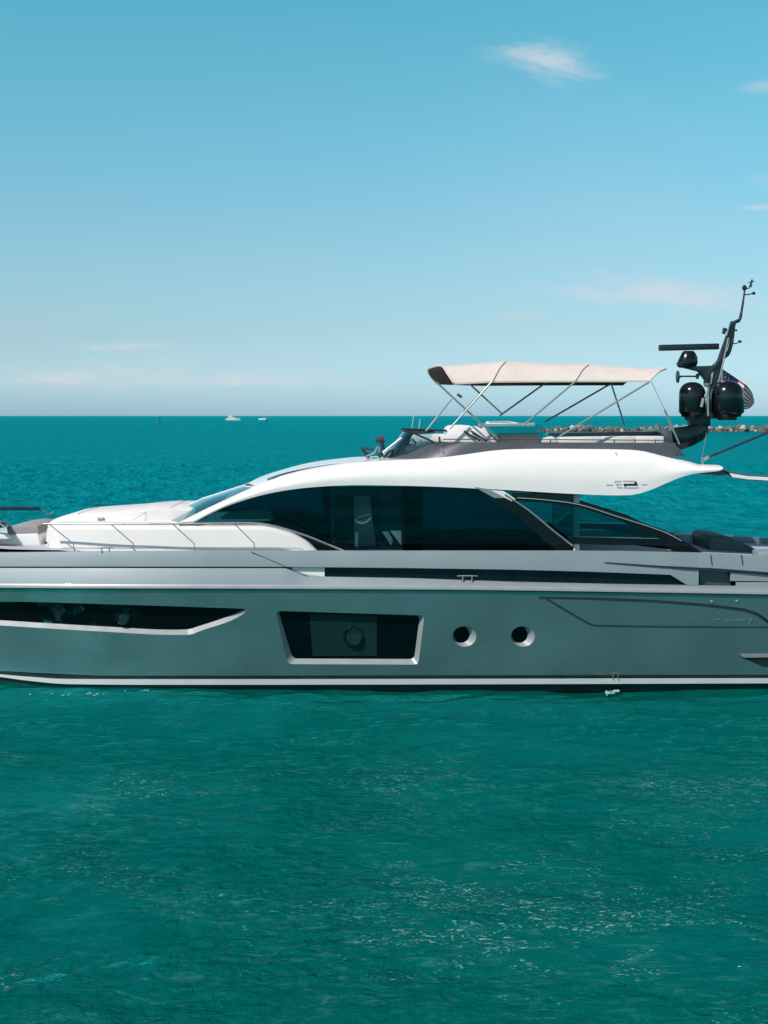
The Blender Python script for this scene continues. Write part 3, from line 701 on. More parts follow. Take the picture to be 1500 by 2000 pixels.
side_glass([(1010, 978), (1060, 980), (1130, 990), (1200, 1013), (1250, 1031), (1288, 1050), (1108, 1048)], 'cockpit_side_glass', M['clearglass'], off=-.01)
side_glass([(1000, 963), (1118, 965), (1118, 978), (1000, 976)], 'roof_bracket', M['satin_black'], off=0.02, thick=.1)
# aft bulkhead with white post
bm = BM(); x = V(1126, 0, 1.0).x
for y in (1.0, 4.1): bm = BM(); box(bm, x-.06, x+.06, y, y+.12, 2.2, Az(x)+.02); part('cockpit_post', bm, M['white'], bevel=.01)
bm = BM(); box(bm, x-.10, x-.05, 1.15, 4.05, 2.3, Az(x)+.02); part('aft_door_glass', bm, M['winglass'], smooth=False)
# saloon interior
bm = BM(); box(bm, -3.9, 9.0, .95, 4.25, 2.05, 2.1); part('saloon_floor', bm, M['interior'], smooth=False)
def inner(poly, y, dy, name, mat, bv=.02):
    bm = BM(); prism(bm, ppoly(poly, y), (0, dy, 0)); return part(name, bm, mat, bevel=bv)
inner([(692, 968), (722, 968), (728, 1020), (735, 1068), (690, 1068)], 2.0, .55, 'helm_seat', M['mid_grey'])
bm = BM(); c = V(709, 1012, 1.45); tube(bm, smooth_path([c+Vector((.17*math.cos(a), .1*math.sin(a), .05*math.cos(a)+.055*math.sin(a)*-1)) for a in np.linspace(0, 2*math.pi, 17)], 3), .016, 6); part('steering_wheel', bm, M['white'])
bm = BM(); c2 = V(712, 1010, 1.3); tube(bm, smooth_path([V(695, 1017, 1.1), V(703, 1022, 1.1), V(716, 1020, 1.1), V(725, 1011, 1.1)]), .022, 8); part('wheel_rim', bm, M['cushion'])
inner([(694, 1040), (699, 1040), (699, 1068), (694, 1068)], 1.1, .04, 'helm_pedestal', M['letter_grey'], .004)
inner([(746, 1038), (758, 1038), (768, 1055), (764, 1066)], 1.05, .03, 'folding_table_leg', M['letter_grey'], .004)
inner([(762, 1037), (784, 1037), (784, 1066)], 1.05, .03, 'chart_table', M['cushion'], .004)
inner([(840, 1040), (960, 1036), (1040, 1050), (1055, 1090), (840, 1090)], 3.0, .6, 'saloon_sofa', M['interior'])
inner([(430, 1010), (560, 1000), (640, 1020), (640, 1080), (430, 1080)], 1.6, 1.6, 'forward_console', M['interior'])
inner([(742, 955), (780, 955), (780, 1080), (742, 1080)], 3.2, .3, 'galley_cabinet', M['interior'])
inner([(655, 950), (800, 950), (800, 1085), (655, 1085)], 3.6, .1, 'interior_partition', M['hullglass2'])

# ------------------------------------------------------------------ aft cockpit
inner([(1326, 1045), (1384, 1046), (1384, 1100), (1326, 1100)], 3.6, .5, 'cockpit_locker', M['silver'])
inner([(1384, 1052), (1396, 1046), (1425, 1049), (1460, 1064), (1498, 1084), (1500, 1110), (1384, 1110)], 2.2, 1.6, 'cockpit_sofa', M['sofa'], .08)
inner([(1482, 1078), (1560, 1074), (1560, 1100), (1482, 1100)], 1.2, .5, 'sunbed_corner', M['silver'], .03)
bm = BM(); tube(bm, [V(1366, 1043, 4.9), V(1432, 1047, 4.9)], .03, 6); part('far_coaming_cap', bm, M['white'])
inner([(1290, 1062), (1326, 1072), (1318, 1077), (1285, 1070)], 1.3, .3, 'cockpit_table', M['white'], .01)

# ------------------------------------------------------------------ flybridge
def nose(xf, ln, hw, z, n=28, xa=5.95, pw=2.5):
    pts = []
    for t in np.linspace(0, 1, 14): pts.append(Vector((xa+(xf+ln-xa)*t, 2.6-hw, z(xa+(xf+ln-xa)*t))))
    for a in np.linspace(-math.pi/2, math.pi/2, n)[1:-1]:
        v = math.sin(a); x = xf+ln*(1-abs(math.cos(a))**(2/pw)); y = 2.6+hw*(abs(v)**(2/pw))*(1 if v > 0 else -1)
        pts.append(Vector((x, y, z(x))))
    for t in np.linspace(0, 1, 14): pts.append(Vector((xf+ln+(xa-xf-ln)*t, 2.6+hw, z(xf+ln+(xa-xf-ln)*t))))
    return pts
ctop = lambda x: 4.915-0.0*x-0.02*max(0, x-1)/5
cb_ = nose(-0.02, 1.5, 1.56, lambda x: (Cz(x) if x > .3 else max(Cz(x), Dz(x)))-.03); ct = nose(0.75, 1.3, 1.48, ctop)
ci = [Vector((p.x+(.08 if 0 else 0), 2.6+(p.y-2.6)*.95, p.z)) for p in nose(0.85, 1.25, 1.46, ctop)]; cd = [Vector((p.x, p.y, 4.55)) for p in ci]
bm = BM(); grid(bm, [cb_, [a.lerp(b, .55)+Vector((-.02, 0, .03)) for a, b in zip(cb_, ct)], ct, ci, cd], closed_u=True, cap=False)
coam = part('flybridge_coaming', bm, M['dark_grey'], ang=40)
# end cap of the coaming
for s in (0, 1):
    bm = BM(); q = [V(1300, 862, 1.08), V(1318, 868, 1.08), V(1332, 881, 1.08), V(1340, 892, 1.08), V(1290, 890, 1.08), V(1262, 881, 1.08)]
    if s: q = [MY(p) for p in q]
    prism(bm, q, (0, .12 if not s else -.12, 0)); part('coaming_end', bm, M['dark_grey'], bevel=.01)
# wind deflector
wb = nose(0.02, 1.2, 1.30, lambda x: 4.60); wt = nose(0.42, 1.1, 1.12, lambda x: 5.12)
sl_ = slice(16, 38)
bm = BM(); grid(bm, [wb[sl_], wt[sl_]]); part('wind_deflector', bm, M['clearglass'])
bm = BM(); tube(bm, wt[sl_], .022, 6); part('deflector_rim', bm, M['satin_black'])
bm = BM(); tube(bm, [V(784, 838, 1.6), V(872, 841, 1.5)], .022, 6); tube(bm, [V(784, 838, 1.6), V(806, 845, 1.5), V(848, 864, 1.4)], .022, 6); tube(bm, [V(858, 853, 1.3), V(859, 864, 1.3)], .02, 6); part('deflector_strut', bm, M['satin_black'])
bm = BM(); tube(bm, [V(748, 884, 1.7), V(784, 856, 1.9)], .03, 6); part('deflector_edge', bm, M['white'])
# helm console and furniture
def fly(poly, y, dy, name, mat, bv=.03): return inner(poly, y, dy, name, mat, bv)
fly([(868, 866), (872, 836), (880, 831), (905, 830), (948, 834), (962, 845), (972, 866)], 1.5, 1.1, 'helm_console', M['white'], .035)
bm = BM()
for a, b in (((906, 842), (938, 862)), ((950, 838), (974, 862)), ((920, 842), (952, 862))): tube(bm, [V(*a, 1.46), V(*b, 1.40)], .02, 6)
part('console_grab_rail', bm, M['satin_black'])
fly([(800, 868), (808, 850), (868, 848), (868, 868)], 2.2, 1.2, 'instrument_cowl', M['cushion'], .03)
fly([(975, 868), (975, 847), (1055, 846), (1058, 868)], 2.2, .8, 'helm_bench', M['mid_grey'], .03)
bm = BM(); prism(bm, ppoly([(955, 833), (1058, 828), (1060, 853), (975, 852)], 1.7), (0, .01, 0)); part('console_screen', bm, M['screen'], smooth=False)
fly([(1060, 864), (1064, 856), (1078, 852), (1088, 858), (1092, 864)], 1.35, .3, 'folded_towel', M['cushion'], .01)
fly([(1092, 870), (1094, 854), (1175, 852.5), (1176, 870)], 1.4, .5, 'fly_sofa_cushion', M['cushion'], .025)
fly([(1177, 870), (1178, 852.5), (1240, 852), (1241, 870)], 1.4, .5, 'fly_sofa_cushion', M['cushion'], .025)
fly([(1242, 870), (1243, 852), (1297, 852), (1298, 870)], 1.4, .5, 'fly_sofa_cushion', M['cushion'], .025)
fly([(1070, 852), (1072, 846), (1306, 842), (1306, 852)], 2.3, .5, 'fly_sofa_back', M['dark_grey'], .02)
fly([(1299, 866), (1300, 840), (1312, 841), (1316, 868)], 1.5, 2.0, 'fly_locker', M['dark_grey'], .02)
bm = BM()
for px in (822, 860, 1005, 1030, 1075, 1200, 1280): tube(bm, [V(px, 866, 1.14), V(px, 858, 1.14)], .012, 6)
tube(bm, [V(865, 858, 1.14), V(1075, 858.5, 1.14), V(1300, 860, 1.14)], .010, 6); part('coaming_handrail', bm, M['dark_grey'])
bm = BM(); tube(bm, [V(862, 874, 1.05), V(861, 879, 1.05)], .01, 6); part('vent_fitting', bm, M['chrome'])
bm = BM()
tube(bm, [V(804, 838, 1.6), V(808, 812, 1.6)], .006, 5); part('whip_aerial', bm, M['cushion']); bm = BM(); tube(bm, [V(818, 838, 3.6), V(821, 818, 3.6)], .006, 5); part('whip_aerial', bm, M['cushion'])

# search light under its cover
bm = BM(); p = V(732, 899, 2.0)
lathe(bm, p+Vector((0, 0, -.05)), [(.16, 0), (.17, .03), (.13, .09), (.05, .11)], 20); searchlight = part('search_light', bm, M['navy'])
bm = BM(); tube(bm, [V(722, 893, 2.0), V(712, 885, 2.0), V(705, 876, 2.0)], [.05, .04, .03], 8); tube(bm, [V(704, 876, 2.0), V(730, 877, 2.0)], .03, 8); part('search_light_cover', bm, M['navy']); bm = BM(); tube(bm, [V(748, 893, 2.0), V(757, 882, 2.0), V(768, 878, 2.0)], [.05, .04, .02], 8); part('search_light_cover', bm, M['navy'])
bm = BM(); tube(bm, smooth_path([V(740, 893, 2.0), V(748, 880, 2.0), V(746, 868, 2.0), V(741, 860, 2.0)]), .045, 8); tube(bm, [V(733, 860, 2.0), V(751, 856, 2.0)], [.06, .08], 10); part('horn', bm, M['navy'])
bm = BM(); tube(bm, smooth_path([V(716, 891, 1.9), V(730, 885, 1.9), V(738, 873, 1.9), V(742, 884, 1.9)]), .016, 6); part('light_bracket', bm, M['chrome'])

# ------------------------------------------------------------------ bimini
def build_bimini():
    hoops = [  # near corner, near shoulder, crown, by picture position
        ((886, 748), (862, 716), (836, 722)), ((962, 744), (987, 706), (992, 705)), ((1124, 743), (1149, 712), (1152, 712)), ((1270, 743), (1301, 720), (1304, 720))]
    arcs = []
    for k, (a, s, c) in enumerate(hoops):
        A = V(*a, 1.15); S = V(*s, 1.75) ; S = V(s[0], s[1], 1.75)
        cz = S.z+(.03 if k else -.03); Cc = Vector((S.x+(-.22 if k == 0 else 0.02), 2.6, cz)); 
        B = MY(A); T = MY(S)
        if k == 0:
            arcs.append(smooth_path([V(886, 748, 1.15), V(874, 730, 1.3), V(863, 715, 1.8), V(848, 716, 2.6), V(836, 722, 3.4), V(842, 736, 3.95), V(853, 748, 4.05)], 4)); continue
        arcs.append(smooth_path([A, A.lerp(S, .5)+Vector((0, -.05, .05)), S, Cc, T, B.lerp(T, .5)+Vector((0, .05, .05)), B], 4))
    rows = []
    for i in range(3):
        for t in np.linspace(0, 1, 10)[:-1 if i < 2 else None]:
            sag = math.sin(math.pi*t)*.018; L = len(arcs[i])
            rows.append([arcs[i][j].lerp(arcs[i+1][j], t)-Vector((0, 0, sag*math.sin(math.pi*j/(L-1)))) for j in range(L)])
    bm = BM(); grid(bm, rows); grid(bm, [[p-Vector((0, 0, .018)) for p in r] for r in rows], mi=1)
    can = part('canopy', bm, [M['canvas'], M['canvas_dark']], ang=60); can['label'] = 'beige canvas sun canopy over the flybridge'
    # valance along both sides and front
    for s in (0, 1):
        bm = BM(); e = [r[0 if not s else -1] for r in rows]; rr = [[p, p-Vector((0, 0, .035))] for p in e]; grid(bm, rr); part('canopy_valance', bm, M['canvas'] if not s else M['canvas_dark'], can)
    bm = BM(); e = rows[0]; tube(bm, e, .02, 6); part('canopy_hoop', bm, M['canvas'], can)
    for i in (1, 2, 3):
        bm = BM(); tube(bm, [p+Vector((0, -.015 if p.y < 2.6 else .015, .004)) for p in arcs[i]], .015, 6); part('canopy_hoop', bm, M['canvas'], can)
    poles = [((852, 746), (975, 860), 1.12), ((962, 744), (878, 838), 1.05), ((1124, 745), (1020, 832), 1.05), ((1268, 746), (1093, 852), 1.05),
             ((882, 779), (832, 842), 1.1), ((913, 746), (980, 808), 3.9), ((1068, 746), (976, 812), 3.9), ((1204, 743), (1064, 824), 3.9), ((1194, 750), (1220, 830), 4.0), ((1272, 745), (1298, 800), 1.15), ((1298, 800), (1327, 868), 1.15), ((945, 762), (905, 805), 3.9)]
    for a, b, y in poles:
        bm = BM(); r = .019 if y < 2 else .02
        if a[0] in (1272,): r = .006
        if a[0] == 1298: r = .02
        tube(bm, [V(*a, y), V(*b, y+.06)], r, 8); part('canopy_pole', bm, M['chrome'], can)
    bm = BM(); tube(bm, [V(893, 770, 1.1), V(902, 776, 1.1)], .03, 6); part('canopy_strap', bm, M['dark_grey'], can)
build_bimini()

# ------------------------------------------------------------------ mast with radomes
def build_mast():
    y = 2.6; P = lambda a, b, dy=0: V(a, b, y+dy)
    bm = BM(); prism(bm, [P(1314, 836, -.25), P(1345, 832, -.25), P(1372, 826, -.25), P(1386, 834, -.25), P(1384, 848, -.25), P(1374, 860, -.25), P(1356, 870, -.25), P(1338, 877, -.25), P(1318, 880, -.25)], (0, .5, 0))
    foot = part('mast_foot', bm, M['gloss_black'], bevel=.05)
    bm = BM(); prism(bm, [P(1346, 806, -.14), P(1388, 806, -.14), P(1388, 830, -.14), P(1372, 842, -.14), P(1350, 840, -.14)], (0, .28, 0))
    prism(bm, [P(1335, 804, -.2), P(1452, 804, -.2), P(1444, 812, -.2), P(1430, 819, -.2), P(1345, 816, -.2)], (0, .4, 0))
    prism(bm, [P(1377, 812, -.07), P(1391, 812, -.07), P(1401, 745, -.07), P(1415, 700, -.07), P(1436, 630, -.07), P(1430, 626, -.07), P(1404, 700, -.07), P(1389, 745, -.07)], (0, .14, 0))
    mast = part('mast', bm, M['satin_black'], bevel=.012)
    def sub(name, bm, mat, **k): return part(name, bm, mat, mast, **k)
    for px, r, top, base, dy in ((1352, 25.5, 746, 806, -.15), (1420.5, 32, 743, 806, -.25)):
        bm = BM(); c = P(px, base, dy); R = r*(D+y+dy)/F; Ht = (base-top)*(D+y+dy)/F
        prof = [(R*.8, -.09), (R*.86, -.03), (R*.97, 0), (R, .02), (R, Ht-R*.92)]
        for a in np.linspace(0.12, math.pi/2, 12): prof.append((max(R*math.cos(a)**.85, .004), Ht-R*.92+R*.92*math.sin(a)))
        lathe(bm, c, prof, 40); sub('radome', bm, M['gloss_black'])
        bm = BM(); lathe(bm, c+Vector((0, 0, .0)), [(R*.55, -.16), (R*.6, -.09), (R*.6, -.085)], 24); sub('radome_base', bm, M['satin_black'])
    # bracket posts between the domes
    bm = BM(); tube(bm, [P(1383, 812, -.5), P(1383, 752, -.5)], .022, 8); tube(bm, [P(1370, 795, -.5), P(1374, 778, -.5)], .035, 8); tube(bm, [P(1377, 776, -.5), P(1382, 764, -.5)], .03, 8); tube(bm, [P(1376, 752, -.5), P(1384, 752, -.5)], .04, 8); sub('dome_bracket', bm, M['chrome'])
    # main tubes
    for a, b, r, m in (((1404, 745), (1423, 660), .018, 'chrome'), ((1388, 750), (1398, 705), .014, 'chrome'), ((1409, 745), (1411, 722), .014, 'chrome'), ((1419, 656), (1426, 630), .014, 'chrome')):
        bm = BM(); tube(bm, [P(*a, -.1), P(*b, -.1)], r, 8); sub('mast_tube', bm, M[m])
    bm = BM(); tube(bm, smooth_path([P(1413, 697), P(1423, 688), P(1430, 662), P(1434, 632), P(1444, 625), P(1448, 610), P(1452, 585), P(1455, 563)]), [.05]*6+[.045]*6+[.04]*6+[.04]*6+[.032]*6+[.026]*6+[.02]*7, 8); sub('topmast', bm, M['satin_black'])
    bm = BM(); lathe(bm, P(1454, 561), [(.02, -.07), (.05, -.04), (.055, 0), (.03, .04), (.01, .05)], 14); sub('masthead_light', bm, M['satin_black'])
    bm = BM(); tube(bm, [P(1454, 564), P(1463, 563), P(1467, 551)], .014, 6); tube(bm, [P(1461, 552), P(1474, 549)], .008, 6); tube(bm, [P(1466, 561), P(1469, 546)], .02, 6); sub('wind_sensor', bm, M['satin_black'])
    bm = BM(); tube(bm, [P(1453, 576), P(1463, 575), P(1470, 573)], .013, 6); lathe(bm, P(1472, 573), [(.02, -.03), (.045, 0), (.02, .035)], 12); sub('gps_antenna', bm, M['satin_black'])
    bm = BM(); tube(bm, [P(1416, 645), P(1438, 645)], .016, 6); tube(bm, [P(1416, 641), P(1413, 652)], [.05, .035], 10); sub('deck_light', bm, M['satin_black'])
    bm = BM(); tube(bm, [P(1428, 671), P(1438, 671), P(1445, 667)], .012, 6); lathe(bm, P(1445, 667), [(.02, -.03), (.045, 0), (.02, .03)], 12); sub('gps_antenna', bm, M['satin_black'])
    bm = BM(); lathe(bm, P(1438, 645), [(.02, -.02), (.03, 0), (.02, .02)], 10); sub('nav_light', bm, M['satin_black'])
    # radar arm, pedestal and scanner bar
    bm = BM(); prism(bm, [P(1324, 708, -.12), P(1330, 716, -.12), P(1366, 725, -.12), P(1379, 741, -.12), P(1379, 752, -.12), P(1386, 752, -.12), P(1390, 730, -.12), P(1402, 716, -.12), P(1411, 702, -.12), P(1406, 702, -.12), P(1394, 714, -.12), P(1360, 715, -.12)], (0, .24, 0)); sub('radar_arm', bm, M['satin_black'], bevel=.012)
    bm = BM(); c = P(1343, 700)
    rows = []
    for z, rx, ox in ((-.20, .16, -.02), (-.17, .21, -.02), (-.08, .22, 0), (.03, .19, .02), (.11, .15, .02), (.16, .11, .02)):
        rows.append([c+Vector((ox+rx*math.cos(a), rx*.8*math.sin(a), z)) for a in np.linspace(0, 2*math.pi, 25)[:-1]])
    grid(bm, rows, closed_v=True, cap=True); sub('radar_pedestal', bm, M['gloss_black'], ang=60)
    bm = BM(); a, b = P(1285, 680), P(1406, 676); a.y -= .12; b.y += .12; d = (b-a).normalized(); s = d.cross(Vector((0, 0, 1))).normalized()*.06; u = Vector((0, 0, .065))
    rows = [[p+s*i*1+u*j for i, j in ((-1, -1), (1, -1), (1, 1), (-1, 1))] for p in (a, b)]; grid(bm, rows, closed_v=True, cap=True); sub('radar_scanner', bm, M['satin_black'], bevel=.02)
    bm = BM(); lathe(bm, P(1324, 736), [(.03, -.03), (.13, -.02), (.135, .01), (.04, .02), (.02, .06)], 20, 'X'); tube(bm, [P(1326, 735), P(1362, 735)], .018, 6); tube(bm, [P(1362, 730), P(1362, 740)], .035, 8); tube(bm, [P(1363, 738), P(1368, 722)], .02, 6); sub('loudhailer', bm, M['satin_black'])
    return mast
mast = build_mast()

# ------------------------------------------------------------------ guard rails
def rail_y(x, z): return Yk(x)+0.27
def RP(px, py): return VS(px, py, rail_y)
top = [(88, 1023), (95, 1023), (200, 1023.5), (340, 1023), (460, 1022), (508, 1023), (550, 1031), (600, 1047), (640, 1063), (672, 1076)]
for s in (0, 1):
    f = (lambda p: MY(p)) if s else (lambda p: p)
    bm = BM(); tube(bm, [f(p) for p in smooth_path([RP(*p) for p in top], 5)], .018, 8); rail = part('guard_rail', bm, M['chrome'])
    for a, b, c in (((95, 1023), (143, 1062), (146, 1078)), ((217, 1024), (260, 1062), (263, 1079)), ((338, 1024), (379, 1062), (381, 1079)), ((458, 1023), (496, 1061), (498, 1079))):
        bm = BM(); tube(bm, [f(p) for p in smooth_path([RP(*a), RP(a[0]+(b[0]-a[0])*.93, a[1]+(b[1]-a[1])*.92), RP(*b), RP(*c)], 4)], .011, 6); part('stanchion', bm, M['chrome'], rail)
    g = (lambda p: p) if s else (lambda p: MY(p))          # set out from the far side, where the photo shows them
    bm = BM(); tube(bm, [g(p) for p in smooth_path([V(104, 1000, 4.35), V(93, 1003, 4.3), V(78, 992, 4.24)], 4)], .014, 6); part('pulpit_strut', bm, M['chrome'], rail)
    bm = BM(); tube(bm, [g(V(79, 993, 4.24)), g(V(0, 993, 3.95)), g(V(-110, 990, 3.3))], .045, 8); part('pulpit_bar', bm, M['navy'], rail)
# upper forward trim rail on saloon sill
side_tube([(382, 1021), (450, 1020), (510, 1021), (560, 1032), (610, 1049), (660, 1070)], .012, 'sill_trim', M['chrome'], off=-.12)
def cleat(px, py, y, s=1.0, mat=None):
    bm = BM(); c = V(px, py, y); h = .09*s
    tube(bm, [c+Vector((-.17*s, 0, h)), c+Vector((-.08*s, 0, h+.005)), c+Vector((.08*s, 0, h+.005)), c+Vector((.17*s, 0, h))], [.010, .015, .015, .010], 8)
    for q in (-.075, .075): tube(bm, [c+Vector((q*s, 0, 0)), c+Vector((q*s, 0, h))], .014, 8)
    part('mooring_cleat', bm, mat or M['chrome'])
cleat(206, 1079, .30); cleat(913, 1136, .06, 1.2)
# cockpit overhead awning arm and line aft of the roof tip
bm = BM(); prism(bm, ppoly([(1410, 913), (1428, 921), (1465, 927), (1540, 932), (1540, 944), (1470, 938), (1432, 934), (1412, 922)], .9), (0, .10, 0)); part('awning_arm', bm, M['dark_grey'], bevel=.01)
bm = BM(); prism(bm, ppoly([(1425, 924), (1460, 930), (1540, 934), (1540, 941), (1460, 936), (1430, 932)], .88), (0, .02, 0)); part('awning_cover', bm, M['white'], smooth=False)
bm = BM(); prism(bm, ppoly([(1355, 921), (1412, 918), (1428, 925), (1412, 929), (1360, 925)], .9), (0, .3, 0)); part('roof_lip', bm, M['dark_grey'], smooth=False)
bm = BM(); tube(bm, [V(1382, 893, 1.0), V(1450, 865, 1.0), V(1560, 819, 1.0)], .028, 8); part('awning_pole', bm, M['navy'])
bm = BM(); tube(bm, [V(1373, 909, 1.0), V(1371, 893, 1.0)], .02, 8); tube(bm, [V(1374, 898, 1.0), V(1384, 892, 1.0)], .035, 8); tube(bm, [V(1371, 895, 1.0), V(1380, 845, 1.4)], .005, 5); part('awning_socket', bm, M['chrome'])
# emblem on the roof side
def rs_(px, py):
    def s(x, z):
        a, c = Az(x), Cz(x); k = 1-math.exp(-(c-a)/.3)
        q = smooth_path([Vector((x, yA, a)), Vector((x, yB+(yA-yB)*(1-k), a+(c-a)*.4)), Vector((x, .5*(yB+yC)-.05*k, a+(c-a)*.76)), Vector((x, yC, c))], 5)
        return float(np.interp(z, [p.z for p in q], [p.y for p in q]))
    return VS(px, py, s)+Vector((0, -.007, 0))
def mark(polys, name, mat):
    bm = BM()
    for p in polys: prism(bm, [rs_(*q) for q in p], (0, .004, 0))
    return part(name, bm, mat, smooth=False)
def bar(x0, y0, x1, y1): return [(x0, y0), (x1, y0), (x1, y1), (x0, y1)]
mark([bar(1218, 944.6, 1243, 948.4), [(1239, 940), (1243, 941), (1246, 948.4), (1239, 948.4)], [(1218, 946), (1223, 946), (1222, 951), (1220, 951)]], 'emblem', M['letter'])
mark([bar(1216, 938.5, 1240, 940.3), bar(1200, 939, 1213, 941), bar(1203, 944.5, 1214, 947), bar(1206, 951, 1216, 953.2), bar(1219, 951.5, 1247, 953.4), bar(1184, 946, 1197, 948), bar(1253, 945.5, 1264, 947), [(1199, 939), (1201, 939), (1208, 953), (1206, 953)]], 'emblem_lettering', M['letter_grey'])
mark([[(1200, 883), (1205, 884), (1207, 890), (1203, 889)]], 'roof_fitting', M['letter_grey'])

# ------------------------------------------------------------------ flag
def flag():
    m = bpy.data.materials.new('striped_flag_cloth'); m.use_nodes = True; nt = m.node_tree; b = nt.nodes['Principled BSDF']; b.inputs['Roughness'].default_value = .8
    uv = N(nt, 'ShaderNodeUVMap'); uv.uv_map = 'UVMap'; sp = N(nt, 'ShaderNodeSeparateXYZ'); nt.links.new(uv.outputs[0], sp.inputs[0])
    st = math_n(nt, 'GREATER_THAN', math_n(nt, 'MODULO', math_n(nt, 'MULTIPLY', sp.outputs[1], 13.0), 2.0), 1.0)
    c = mixc(nt, st, (0.62, 0.05, 0.08), (0.88, 0.86, 0.86))
    can = math_n(nt, 'MULTIPLY', math_n(nt, 'LESS_THAN', sp.outputs[0], .42), math_n(nt, 'GREATER_THAN', sp.outputs[1], 6/13))
    vo = N(nt, 'ShaderNodeTexVoronoi'); vo.inputs['Scale'].default_value = 14; vo.inputs['Randomness'].default_value = .2; nt.links.new(uv.outputs[0], vo.inputs[0])
    star = math_n(nt, 'LESS_THAN', vo.outputs['Distance'], .16)
    c = mixc(nt, can, c, mixc(nt, star, (0.008, 0.02, 0.06), (0.6, 0.6, 0.6))); nt.links.new(c, b.inputs['Base Color'])
    bm = BM(); uvl = bm.loops.layers.uv.new('UVMap'); nu, nv = 24, 18; gv = []
    for j in range(nv+1):
        r = []
        for i in range(nu+1):
            u, v = i/nu, j/nv       # u along the fly, v 1 at the top edge
            topx = np.interp(u, [0, .35, .6, .8, .93, 1], [1404, 1437, 1459, 1469, 1473, 1473]); topy = np.interp(u, [0, .35, .6, .8, .93, 1], [716, 738, 753, 767, 780, 788])
            botx = np.interp(u, [0, .35, .7, .9, 1], [1398, 1424, 1448, 1460, 1466]); boty = np.interp(u, [0, .35, .7, .9, 1], [768, 790, 800, 799, 796])
            px = botx+(topx-botx)*v; py = boty+(topy-boty)*v
            r.append((bm.verts.new(V(px, py, 3.3+.07*math.sin(u*14+v*3)+.03*math.sin(v*9))), (u, v)))
        gv.append(r)
    for j in range(nv):
        for i in range(nu):
            q = [gv[j][i], gv[j][i+1], gv[j+1][i+1], gv[j+1][i]]; f = bm.faces.new([a[0] for a in q])
            for lp, a in zip(f.loops, q): lp[uvl].uv = a[1]
    root = bpy.data.objects.new('flag', None); C.objects.link(root); root.location = V(1404, 716, 3.3); bpy.context.view_layer.update()
    tag(root, 'red, white and blue striped flag drooping behind the larger black radome', 'flag')
    inv = root.matrix_world.inverted()
    o = link('flag_cloth', bm, m); o.parent = root; o.matrix_parent_inverse = inv
    bm = BM(); tube(bm, [V(1405, 708, 3.3), V(1392, 812, 3.3)], .012, 6); o = link('flag_staff', bm, M['chrome']); o.parent = root; o.matrix_parent_inverse = inv
flag()

# ------------------------------------------------------------------ breakwater
def breakwater():
    rs = random.Random(11); root = None; bm = BM(); me = []
    for k in range(5):
        b = BM(); bmesh.ops.create_icosphere(b, subdivisions=1, radius=1)
        for v in b.verts:
            n = mnoise.noise(v.co*1.1+Vector((k*9, 0, 0)))*.45+mnoise.noise(v.co*2.7+Vector((0, k*7, 0)))*.2
            v.co *= 1+n; v.co.x = round(v.co.x*3.5)/3.5*.6+v.co.x*.4; v.co.z = round(v.co.z*3)/3*.5+v.co.z*.5
        me.append(b)
    from mathutils import Matrix, Euler
    x = 52.0
    while x < 300:
        y = 415+(x-58)*.05
        for r in range(9):
            s = .35+rs.expovariate(2.8) if r < 6 else rs.uniform(.25, .6); s = min(s, 1.35); yy = y+rs.uniform(-5, 4); zz = max(-.3, 1.0+.25*math.sin(x*.21)+.2*math.sin(x*.57)-abs(yy-y)*.30)+rs.uniform(-.35, .35)
            if x < 60: zz -= (60-x)*.13
            mt = Matrix.Translation((x+rs.uniform(-.9, .9), yy, zz)) @ Euler((rs.uniform(0, 6), rs.uniform(0, 6), rs.uniform(0, 6))).to_matrix().to_4x4() @ Matrix.Diagonal((s*1.15, s, s*.8, 1))
            src = me[rs.randrange(5)]; vm = [bm.verts.new(mt @ v.co) for v in src.verts]; mi_ = 2 if zz < .45 and rs.random() < .7 else (0 if rs.random() < .3 else 1)
            for f in src.faces: bm.faces.new([vm[v.index] for v in f.verts]).material_index = mi_
        x += 0.85
    for b in me: b.free()
    o = link('breakwater', bm, [pmat('pale_limestone', (.36, .35, .30), .9, var=.3, scale=.5), pmat('weathered_rock', (.125, .12, .10), .9, var=.4, scale=.5), pmat('wet_dark_rock', (.06, .055, .045), .6, var=.4, scale=.5)], smooth=False)
    tag(o, 'long low breakwater of piled tan boulders behind the yacht mast, near the horizon', 'breakwater')
breakwater()

